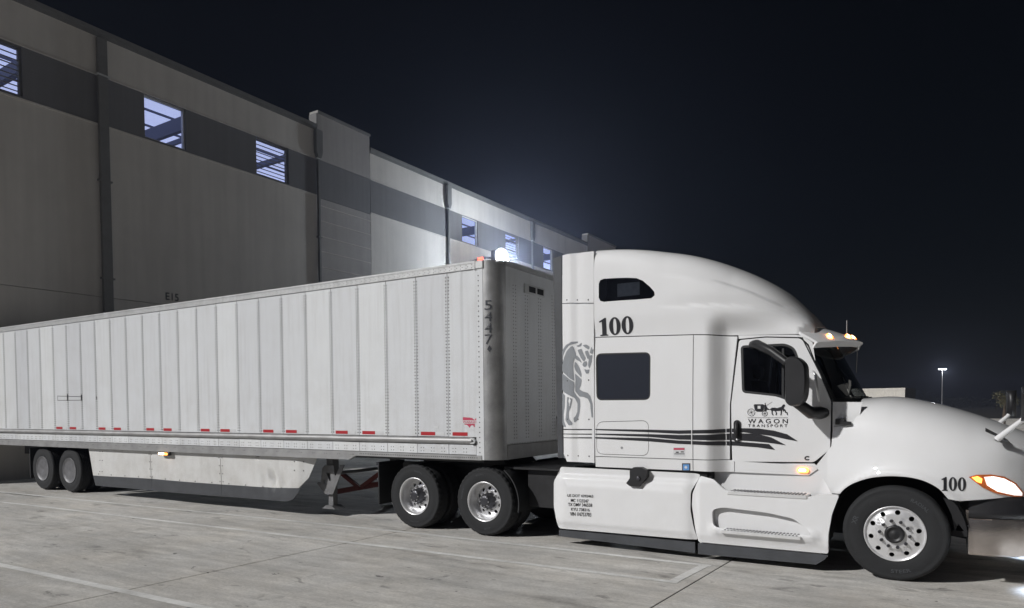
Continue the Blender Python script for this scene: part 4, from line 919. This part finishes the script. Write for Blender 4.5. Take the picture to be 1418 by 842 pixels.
m = MB(); uu, z1 = PS(1130, 520); uu2, z2 = PS(1134, 555); m.tube([(uu - .035, side(uu, z1) - .005, z1 + .05), (uu, side(uu, z1) - .05, z1), (uu2, side(uu2, z2) - .05, z2 + .05), (uu2 + .01, side(uu2, z2) - .005, z2)], .014, 8); m.build('grab_handle', 'alu', tk)
# --- lower fairings, steps, skirts
def fuel(u, z):
    y = .0 + .06 * sst(.90, 1.0, z) + .035 * sst(.34, .22, z) + .05 * sst(-4.02, -4.19, u) + .03 * sst(-2.30, -2.17, u)
    y -= .012 * sst(.36, .40, z) * sst(.86, .82, z) * sst(-4.0, -3.96, u) * sst(-2.3, -2.34, u)
    return (u, y, z)
def PF(pts, v=.0): return [P(x, y, v) for x, y in pts]
side_part('fuel_tank_fairing', rounded(PF([(773, 647), (958, 656), (967, 658), (956, 682), (955.5, 706), (959, 728), (964.5, 748.5), (770.5, 732), (764.5, 702), (764.5, 668)]), .03, 3), 'truck_white', surf=fuel, step=.055, thick=.04, both=True)
side_part('skirt_rubber', PF([(774, 733.5), (962.5, 751), (962.5, 766), (774, 742.5)], .05), 'flap', surf=lambda u, z: (u, .05, z), step=.3, thick=.02, both=True)
def stepf(u, z):
    y = .0 + .03 * sst(.34, .20, z) + .03 * sst(-2.1, -2.2, u) * 1. + .04 * sst(.95, 1.1, z)
    y -= .05 * exp(-((z - .40) / .06) ** 2) * sst(-2.02, -1.9, u) * sst(-.70, -.85, u)
    return (u, y, z)
step_hole = rounded(PF([(986, 706), (1000, 702.5), (1062, 710), (1098, 718), (1118, 733), (1125, 741), (1060, 737), (1000, 731), (987, 727)]), .05, 4)
side_part('step_fairing', rounded(PF([(969, 659), (988, 664), (1004, 679), (1120, 688.5), (1136, 684.5), (1162, 686), (1152, 712), (1147, 740), (1146.5, 767.5), (966, 751), (961, 728), (957, 700), (958, 683)]), .025, 3), 'truck_white', [step_hole], surf=stepf, step=.05, thick=.07, both=True)
side_part('skirt_rubber', PF([(966.5, 752), (1147, 768.5), (1142, 775), (1130, 782), (966.5, 767)], .05), 'flap', surf=lambda u, z: (u, .05, z), step=.3, thick=.02, both=True)
m = MB(); sheet(m, PF([(972, 640), (1128, 642), (1140, 655), (1156, 688), (1140, 765), (975, 750)], .25), lambda u, z: (u, .075 + .175 * sst(.80, .90, z), z), (), .3, .02); m.build('step_well', 'truck_white', tk)
us0, zs0 = P(1007, 681, 0.); us1, zs1 = P(1118, 688.5, 0.); ul0, zl0 = P(999, 735, -.03); ul1, zl1 = P(1110, 744, -.03)
for (u0, z0, u1, z1, yf) in ((us0, zs0, us1, zs1, -.012), (ul0, zl0, ul1, zl1, -.075)):
    z0 = (z0 + z1) / 2; m = MB(); m.cbox(u0, u1, yf, .24, z0 - .030, z0 + .014, .008); st = fix(m.build('step', 'step_metal', tk))
    for k in range(22):
        x = u0 + .03 + (u1 - u0 - .06) * (k + .5) / 22; MB().cbox(x - .009, x + .009, yf + .012, .19, z0 + .012, z0 + .022, .002).build('tread_ridge', 'hub', st)
m = MB(); m.box(-4.0, -.70, .33, .75, .30, 1.08); m.box(-4.0, -.70, TW - .75, TW - .33, .30, 1.08); m.build('fairing_gap_shade', 'void', tk)  # black boxes stand for the shade behind the fairing gaps
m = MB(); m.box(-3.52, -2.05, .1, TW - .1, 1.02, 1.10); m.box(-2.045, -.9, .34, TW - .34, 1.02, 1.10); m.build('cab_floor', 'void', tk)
# bracket with lock at the fuel fairing
bu, bz = P(882, 660, -.02); fix(MB().prism([P(*q, -.02) for q in ((873, 651), (878, 647), (888, 647), (896, 651), (896, 661), (886, 674), (873, 673), (868, 669), (873, 662))], -.045, .07).build('fairing_latch', 'black', tk))
m = MB(); m.lathe([(.03, .0), (.028, -.012), (.02, -.016), (.0, -.016)], 16); lk = m.build('latch_cap', 'hub', tk, (bu + .03, -.046, bz - .02)); 
# --- side marker, badges, stickers
mu, mz = PS(1112, 651); fix(MB().prism(roundrect(mu - .062, mu + .062, mz - .03, mz + .03, .028), side(mu, 1.17) - .022, side(mu, 1.17) + .01).build('side_marker', 'amber', tk)); fix(MB().prism(roundrect(mu - .042, mu + .036, mz - .017, mz + .017, .015), side(mu, 1.17) - .03, side(mu, 1.17) - .02).build('side_marker_bulb', 'amber_core', tk))
def decal(name, polys, mat, lift=.004, step=.12, par=None, surf=body):
    m = MB()
    for p in polys:
        o, h = p if isinstance(p, tuple) else (p, ())
        sheet(m, o, surf, h, step, 0, lift=lift)
    return m.build(name, mat, par or tk)
def text_decal(name, rows, mat, srf=body, conv=PS, off=.004):
    m = MB()
    for s, q in rows:
        put_text(m, s, [conv(*p) for p in q], lambda u, z: (u, srf(u, z)[1] - off, z))
    return m.build(name, mat, tk)
# stripes run over panels, corner and door
s1 = ([(777, 594), (823, 594), (900, 595), (940, 596), (985, 595), (1012, 593.4), (1030, 593), (1051, 593.4), (1072, 596.4), (1090, 601.3), (1105, 611)], [(1090, 608.4), (1068, 603.5), (1030, 598.6), (1012, 598.5), (985, 600), (940, 600.7), (900, 598.5), (823, 595.4), (777, 595.2)])
s2 = ([(777, 600.5), (823, 600.4), (900, 601.2), (940, 602.4), (985, 602), (1012, 600.2), (1047, 600.3), (1068, 605.6), (1088.5, 616.5)], [(1060, 612.6), (1042, 611), (1012, 609.2), (985, 609.6), (940, 608.6), (900, 605), (823, 601.8), (777, 601.4)])
s3 = ([(777, 605.8), (823, 605.2), (900, 606.6), (940, 610), (985, 611.4), (1012, 611), (1030, 612.2), (1065, 615), (1073.5, 623)], [(1050, 619.5), (1018, 617), (985, 616.6), (940, 614.6), (900, 611.2), (823, 607), (777, 606.6)])
for up, dn in (s1, s2, s3):
    for lo, hi in ((0, 821), (824.5, 957), (958.5, 1011), (1013.5, 1200)):
        def clip(pl):
            pl = sorted(pl); o = []
            for i, p in enumerate(pl):
                if lo <= p[0] <= hi: o.append(p)
                if i + 1 < len(pl):
                    q = pl[i + 1]; cs = sorted([c for c in (lo, hi) if p[0] < c < q[0]])
                    for c in cs: t = (c - p[0]) / (q[0] - p[0]); o.append((c, p[1] + (q[1] - p[1]) * t))
            return o
        a, b = clip(up), clip(dn)
        if hi == 821: poly = [P(x, y, .06) for x, y in a] + [P(x, y, .06) for x, y in reversed(b)]; decal('stripe', [poly], 'decal_black', step=.05, surf=ext)
        else: decal('stripe', [PSS(a) + PSS(list(reversed(b)))], 'decal_black', step=.05)
# fleet number: heavy upright numerals
def one(x, y, w, h): return [(x + w * a, y + h * b) for a, b in ((.12, 0), (.98, 0), (.98, .05), (.80, .08), (.80, 1.), (.66, 1.), (.05, .83), (.05, .76), (.34, .80), (.34, .08), (.12, .05))]
def zero(x, y, w, h):
    return ([(x + w * (.5 + .5 * cos(t)), y + h * (.5 + .5 * sin(t))) for t in [2 * pi * k / 28 for k in range(28)]], [[(x + w * (.5 + .16 * (abs(cos(t)) ** .7) * (1 if cos(t) > 0 else -1)), y + h * (.5 + .42 * sin(t))) for t in [2 * pi * k / 20 for k in range(20)]]])
def numerals(u0, z0, u1, z1, srf, name, inv=None):
    w = (u1 - u0); f = (lambda pl: [inv(*q) for q in pl]) if inv else (lambda pl: pl); h = z1 - z0; ps = [f(one(u0, z0, w * .27, h))]
    for x in (.30, .66):
        o, hh = zero(u0 + w * x, z0, w * .33, h); ps.append((f(o), [f(k) for k in hh]))
    return decal(name, ps, 'decal_black', .005, .05, surf=srf)
(nu0, nz0), (nu1, nz1) = PR(829, 467.5), PR(877, 437); nz0 = max(nz0, zs(nu0) + .012)
numerals(nu0, nz0, nu1, nz1, roof, 'fleet_number', roof_inv)
(nu0, nz0), (nu1, nz1) = PH_(1303, 679.5), PH_(1338, 661); numerals(nu0, nz0, nu1, nz1, hood, 'fleet_number')
dot = [('US DOT 4392463', (168, 335, 487, 507)), ('MC 1123247', (190, 305, 517, 540)), ('TX DMV 346558', (172, 328, 543, 567)), ('KYU 738316', (192, 312, 575, 597)), ('VIN 1N753703', (185, 322, 603, 630))]
rows = []
for s, (x0, x1, y0, y1) in dot:
    X0, X1, Y0, Y1 = 750 + x0 / 4.677, 750 + x1 / 4.677, 580 + y0 / 4.677, 580 + y1 / 4.677; rows.append((s, [(X0, Y1 - .5), (X1, Y1 + .7), (X1, Y0 + 1.2), (X0, Y0)]))
[text_decal('registration_lettering', [r_], 'decal_black', fuel, lambda x, y: P(x, y, -.012), .005) for r_ in rows]
# rearing horse on the extender: one cut-out shape per muscle
H_ = [[(95, 185), (100, 130), (125, 95), (165, 70), (215, 68), (213, 78), (180, 85), (150, 95), (125, 125), (108, 165), (97, 210)],
 [(97, 285), (98, 240), (110, 190), (130, 140), (160, 105), (175, 100), (185, 120), (195, 150), (200, 170), (185, 200), (178, 225), (178, 270), (186, 355), (150, 335), (120, 305)],
 [(200, 100), (222, 92), (240, 75), (238, 100), (215, 108)], [(210, 130), (240, 120), (250, 150), (270, 190), (255, 215), (235, 190), (222, 160)],
 [(190, 178), (205, 168), (225, 190), (243, 225), (220, 210), (195, 198)], [(245, 235), (255, 217), (275, 210), (280, 235), (265, 255), (250, 248)],
 [(245, 95), (275, 90), (298, 105), (292, 128), (270, 115)], [(262, 140), (285, 132), (300, 175), (285, 200), (272, 170)], [(298, 150), (312, 105), (320, 130), (328, 122), (318, 160)],
 [(295, 172), (318, 165), (310, 225), (295, 265), (285, 240), (292, 200)], [(258, 268), (280, 275), (297, 270), (290, 300), (272, 303)],
 [(190, 215), (205, 225), (225, 260), (238, 300), (238, 330), (215, 305), (195, 280), (185, 250)],
 [(190, 300), (215, 320), (240, 345), (235, 385), (222, 415), (250, 432), (285, 442), (303, 465), (318, 520), (320, 570), (322, 620), (312, 622), (305, 560), (302, 520), (285, 485), (250, 470), (225, 470), (205, 445), (193, 430), (192, 390), (195, 350)],
 [(97, 300), (120, 315), (155, 345), (184, 362), (187, 390), (182, 430), (200, 458), (228, 488), (230, 540), (222, 600), (208, 645), (185, 658), (180, 625), (195, 612), (208, 580), (210, 520), (190, 480), (150, 460), (115, 440), (97, 420)],
 [(135, 470), (172, 485), (160, 540), (145, 590), (148, 630), (172, 660), (172, 675), (145, 678), (122, 640), (130, 570)], [(97, 440), (120, 460), (118, 540), (108, 600), (112, 650), (128, 690), (108, 690), (97, 660)]]
def hpt(q):
    v = .04
    for _ in range(5): u, z = P(760 + q[0] / 5.26, 460 + q[1] / 5.26, v); v = ext(u, z)[1]
    return (u, z)
decal('horse_emblem', [rounded([hpt(q) for q in pl], .012, 2) for pl in H_], 'decal_grey', .004, .06, surf=ext)
# coach and name on the door
def cpt(q): return PS(1010 + q[0] / 6.013, 460 + q[1] / 6.013)
def ringp(cx, cy, r, t=3.2): return ([cpt((cx + r * cos(a), cy + r * sin(a))) for a in [2 * pi * k / 20 for k in range(20)]], [[cpt((cx + (r - t) * cos(a), cy + (r - t) * sin(a))) for a in [2 * pi * k / 20 for k in range(20)]]])
def linep(x0, y0, x1, y1, w):
    L = hypot(x1 - x0, y1 - y0); nx, ny = -(y1 - y0) / L * w / 2, (x1 - x0) / L * w / 2; return [cpt(q) for q in ((x0 + nx, y0 + ny), (x1 + nx, y1 + ny), (x1 - nx, y1 - ny), (x0 - nx, y0 - ny))]
cp = [ringp(183, 668, 32), ringp(295, 677, 24)]
for cx, cy, r in ((183, 668, 30), (295, 677, 22)):
    for k in range(4): cp.append(linep(cx - r * cos(pi * k / 4 + .2), cy - r * sin(pi * k / 4 + .2), cx + r * cos(pi * k / 4 + .2), cy + r * sin(pi * k / 4 + .2), 2.))
cp += [([cpt(q) for q in ((203, 606), (212, 600), (280, 600), (290, 606), (286, 650), (270, 662), (230, 662), (212, 650))], [[cpt(q) for q in ((234, 612), (260, 612), (260, 638), (234, 638))]])]
cp += [[cpt(q) for q in pl] for pl in ([(292, 606), (300, 598), (308, 610), (318, 632), (336, 642), (334, 648), (312, 646), (306, 660), (290, 658)], [(294, 590), (301, 588), (303, 598), (296, 599)],
      [(340, 640), (352, 630), (372, 628), (400, 632), (410, 628), (432, 622), (446, 604), (458, 600), (466, 612), (458, 622), (450, 640), (436, 652), (410, 656), (380, 656), (352, 654), (344, 650)],
      [(350, 652), (362, 652), (360, 676), (370, 690), (362, 694), (352, 680)], [(378, 654), (388, 654), (398, 676), (392, 692), (384, 690), (388, 676)], [(428, 650), (440, 648), (436, 676), (432, 692), (424, 692), (428, 672)], [(444, 644), (456, 636), (470, 650), (474, 668), (466, 668), (460, 654), (448, 662)], [(464, 660), (486, 668), (488, 690), (480, 690), (478, 676), (462, 668)])]
cp += [linep(312, 610, 358, 580, 2.2), linep(336, 645, 352, 640, 2.5), linep(152, 712, 488, 712, 2.2)]
decal('coach_emblem', cp, 'decal_black', .004, .1)
def box_q(x0, x1, y0, y1): return [(1010 + x / 6.013, 460 + y / 6.013) for x, y in ((x0, y1), (x1, y1), (x1, y0), (x0, y0))]
text_decal('company_lettering', [('W A G O N', box_q(156, 487, 722, 760)), ('T R A N S P O R T', box_q(156, 484, 767, 791))], 'decal_black')
q = lambda x0, y0, x1, y1: PSS([(x0, y1), (x1, y1), (x1, y0), (x0, y0)])
st_ = decal('warning_sticker', [q(932.5, 619.5, 948.5, 632)], 'white_tape', .003); decal('sticker_heading', [q(933, 620.3, 948, 623)], 'decal_red', .005, par=st_); decal('sticker_text', [q(934, 628, 948, 629), q(936, 625.5, 940, 627), q(943, 625, 947, 626.5)], 'decal_black', .005, par=st_)
st_ = decal('inspection_sticker', [q(944.5, 641.5, 956, 652.5)], 'number_grey', .003); decal('sticker_field', [q(946, 643, 954.5, 651)], 'decal_blue', .005, par=st_); decal('sticker_mark', [circle(*PS(950, 647), .018, 12)], 'white_tape', .007, par=st_)
cb = [PS(1118 + 4.2 * cos(t) * (1 if k < 9 else .55), 634.5 + 3.2 * sin(t) * (1 if k < 9 else .45)) for k, t in enumerate([.7 + (2 * pi - 1.4) * k / 8 for k in range(9)] + [2 * pi - .7 - (2 * pi - 1.4) * k / 8 for k in range(9)])]
decal('engine_badge', [cb], 'decal_black', .004)
# --- chassis, deck and drive axles
m = MB(); m.box(-7.75, .95, .78, .86, .72, .99); m.box(-7.75, .95, TW - .86, TW - .78, .72, .99); [m.box(u, u + .1, .861, TW - .861, .76, .95) for u in (-7.6, -6.0, -4.6, .7)]; m.build('frame_rails', 'chassis', tk)
m = MB(); m.box(-5.1, -3.6, .2, TW - .2, 1.0, 1.03); m.build('deck_plate', 'chassis', tk)
m = MB(); m.box(-4.75, -4.25, .3, .76, .45, .98); m.build('battery_box', 'chassis', tk)
m = MB(); m.prism([(-6.5, 1.0), (-5.4, 1.0), (-5.5, 1.10), (-6.4, 1.10)], .75, TW - .75); fix(m.build('fifth_wheel', 'chassis', tk))
for u in (-5.34, -6.68):
    m = MB(); m.tube([(u, .35, .514), (u, TW - .35, .514)], .085, 10); m.tube([(u, YC - .22, .514), (u, YC - .1, .514), (u, YC + .1, .514), (u, YC + .22, .514)], [.1, .22, .22, .1], 12); m.build('drive_axle', 'chassis', tk)
m = MB(); m.tube([(0, .3, .47), (0, TW - .3, .47)], .06, 8); m.build('front_axle', 'chassis', tk)
drive_wheel(tk, (-5.34, 0, .514), 0, [(-pi * .45, 'KDT', .038), (pi * .55, 'RADIAL', .026), (pi * .92, 'TRACTION', .022)]); w2 = drive_wheel(tk, (-6.68, 0, .514), 0, [(-pi * .5, 'TRACTION', .024), (pi * .42, 'RADIAL', .028)])
copy_tree(w2, tk, (-5.34, TW, .514), (0, 0, pi)); copy_tree(w2, tk, (-6.68, TW, .514), (0, 0, pi))
fwl = steer_wheel(tk, (0, 0, .514)); copy_tree(fwl, tk, (0, TW, .514), (0, 0, pi))
for Y0 in (.02, TW - .64):
    m = MB(); m.lathe([(.60, 0), (.60, .62)], 14, True, None, -.2, .95); m.lathe([(.585, 0.), (.60, 0)], 14, True, None, -.2, .95); m.lathe([(.585, 0), (.585, .62)], 14, True, None, -.2, .95); m.build('quarter_fender', 'rubber', tk, (-5.34, Y0, .514))
    m = MB(); m.box(-7.47, -7.45, Y0 + .02, Y0 + .62, .33, .97); mf = m.build('mud_flap', 'rubber', tk); MB().box(-7.49, -7.43, Y0, Y0 + .64, .975, 1.03).build('flap_hanger', 'hub', mf)
for k, (y, mt) in enumerate(((1.75, 'black'), (1.87, 'black'), (1.99, 'red_steel'))):
    m = MB(); m.tube([(-3.6, y, 1.9), (-3.95, y + .05, 1.55), (-4.4, y, 1.28), (-4.85, y - .04, 1.5), (-5.05, y, 1.75)], .016, 6); m.build('air_hose', mt, tk)
m = MB(); m.tube([(-4.2, .55, .60), (-4.2, .55, 1.0)], .1, 12); m.tube([(-4.95, .95, .62), (-4.3, .95, .62)], .13, 12); m.build('air_tank', 'chassis', tk)

# ================================================================== things far beyond the yard
def far(x, y, depth): d = ray(x, y); d = d / d.y; return CAM + d * depth
b1 = far(1253, 556, 118.); bt = far(1253, 537, 118.); fb = thing('service_building', 'small cream flat-roofed building lit up beyond the hood', 'building', (b1.x, b1.y, 0), radians(-40))
for o_, a_, b_ in (('wall', -16, 0),):
    hgt = bt.z - .4
    MB().box(-16, 0, 0, 9, -.3, hgt).build('wall', 'cream', fb); MB().box(-16.04, .04, -.04, 9.04, hgt + .003, hgt + .4).build('roof_edge', 'cream', fb)
    for x in (-13, -9, -5): MB().box(x, x + 2.2, -.06, -.003, -.2, 2.6).build('shutter_door', 'coping', fb)
pl_ = far(1305, 512, 150.); lp = thing('street_lamp', 'tall thin lit lamp post standing far off in the dark lot', 'street lamp', (pl_.x, pl_.y, 0), 0.)
MB().tube([(0, 0, -.5), (0, 0, 4), (0, 0, pl_.z)], [.13, .11, .07], 8).build('pole', 'galv', lp); m = MB(); m.box(-.45, .45, -.05, .05, pl_.z, pl_.z + .1); m.build('cross_arm', 'galv', lp)
for sx_ in (-1, 1):
    fix(MB().cbox(sx_ * .45 - .28, sx_ * .45 + .28, -.25, .25, pl_.z + .02, pl_.z + .22, .05).build('lamp_head', 'lampcap', lp))
ld2 = bpy.data.lights.new('street_light', 'POINT'); ld2.energy = 600; ld2.shadow_soft_size = .3; lo2 = bpy.data.objects.new('street_light', ld2); COL.objects.link(lo2); lo2.parent = lp; lo2.location = (0, -.8, pl_.z - .3)
def make_tree(name, label, loc, h, cr, mat, nleaf, group=None):
    t = thing(name, label, 'tree', loc, random.uniform(0, 6), group); m = MB(); m.tube([(0, 0, -.3), (.08, .02, h * .35), (.02, .1, h * .6), (-.05, .05, h * .85)], [.16, .12, .08, .03], 7)
    for k in range(6):
        a = k * 1.1; m.tube([(.04, .05, h * (.42 + .05 * k)), (cr * .4 * cos(a), cr * .4 * sin(a), h * (.6 + .04 * k)), (cr * .7 * cos(a), cr * .7 * sin(a), h * (.72 + .04 * k))], [.05, .035, .012], 5)
    m.build('trunk', 'bark', t); m = MB(); vs = []; fs = []
    cl = [Vector((random.gauss(0, cr * .42), random.gauss(0, cr * .42), h * .74 + random.gauss(0, h * .11))) for _ in range(16)]
    for k in range(nleaf):
        c = random.choice(cl) + Vector([random.gauss(0, cr * .2) for _ in range(3)]); n = Vector([random.uniform(-1, 1) for _ in range(3)]).normalized(); a = n.orthogonal().normalized() * random.uniform(.06, .12) * (cr / 1.4); b = n.cross(a) * .6; o = len(vs); vs += [c - a, c - b, c + a, c + b]; fs.append((o, o + 1, o + 2, o + 3))
    m.add(vs, fs); m.build('crown', mat, t)['kind'] = 'stuff'; return t
tp_ = far(1390, 560, 62.); make_tree('young_tree', 'small pale leafy tree seen past the far hood mirror', (tp_.x, tp_.y, 0), 2.9, .95, 'leaf', 900)
m = MB(); vs = []; fs = []
for k in range(26000):
    x = random.uniform(-60, 420); y = 330 + random.uniform(-12, 12) + .1 * x; top = 4.5 + 2.2 * sin(x * .07) + 1.6 * sin(x * .19 + 1) + random.uniform(-1, 1); z = random.uniform(0, top); c = Vector((x, y, z)); a = Vector((random.uniform(-1, 1), random.uniform(-1, 1), random.uniform(-1, 1))) * .8; b = Vector((random.uniform(-1, 1), random.uniform(-1, 1), random.uniform(-1, 1))) * .8; o = len(vs); vs += [c, c + a, c + b]; fs.append((o, o + 1, o + 2))
m.add(vs, fs); tag(m.build('treeline', 'leaf_far'), 'dark belt of far-off trees along the horizon', 'trees', kind='stuff')

# ================================================================== night air
hz_ = MB(); hz_.box(-230, 480, -60, 460, -1.5, 17.5); hm_ = bpy.data.materials.new('night_haze'); hm_.use_nodes = True; nn = hm_.node_tree.nodes; nn.clear()
ho_ = nn.new('ShaderNodeOutputMaterial'); pv = nn.new('ShaderNodeVolumePrincipled'); pv.inputs['Color'].default_value = (.62, .70, 1, 1); pv.inputs['Density'].default_value = .0019; pv.inputs['Anisotropy'].default_value = .76  # bluish tint also turns the sky navy; its glow stands for lamp glare
hm_.node_tree.links.new(pv.outputs[0], ho_.inputs['Volume']); tag(hz_.build('haze', hm_), 'thin night haze over the whole yard', kind='stuff')
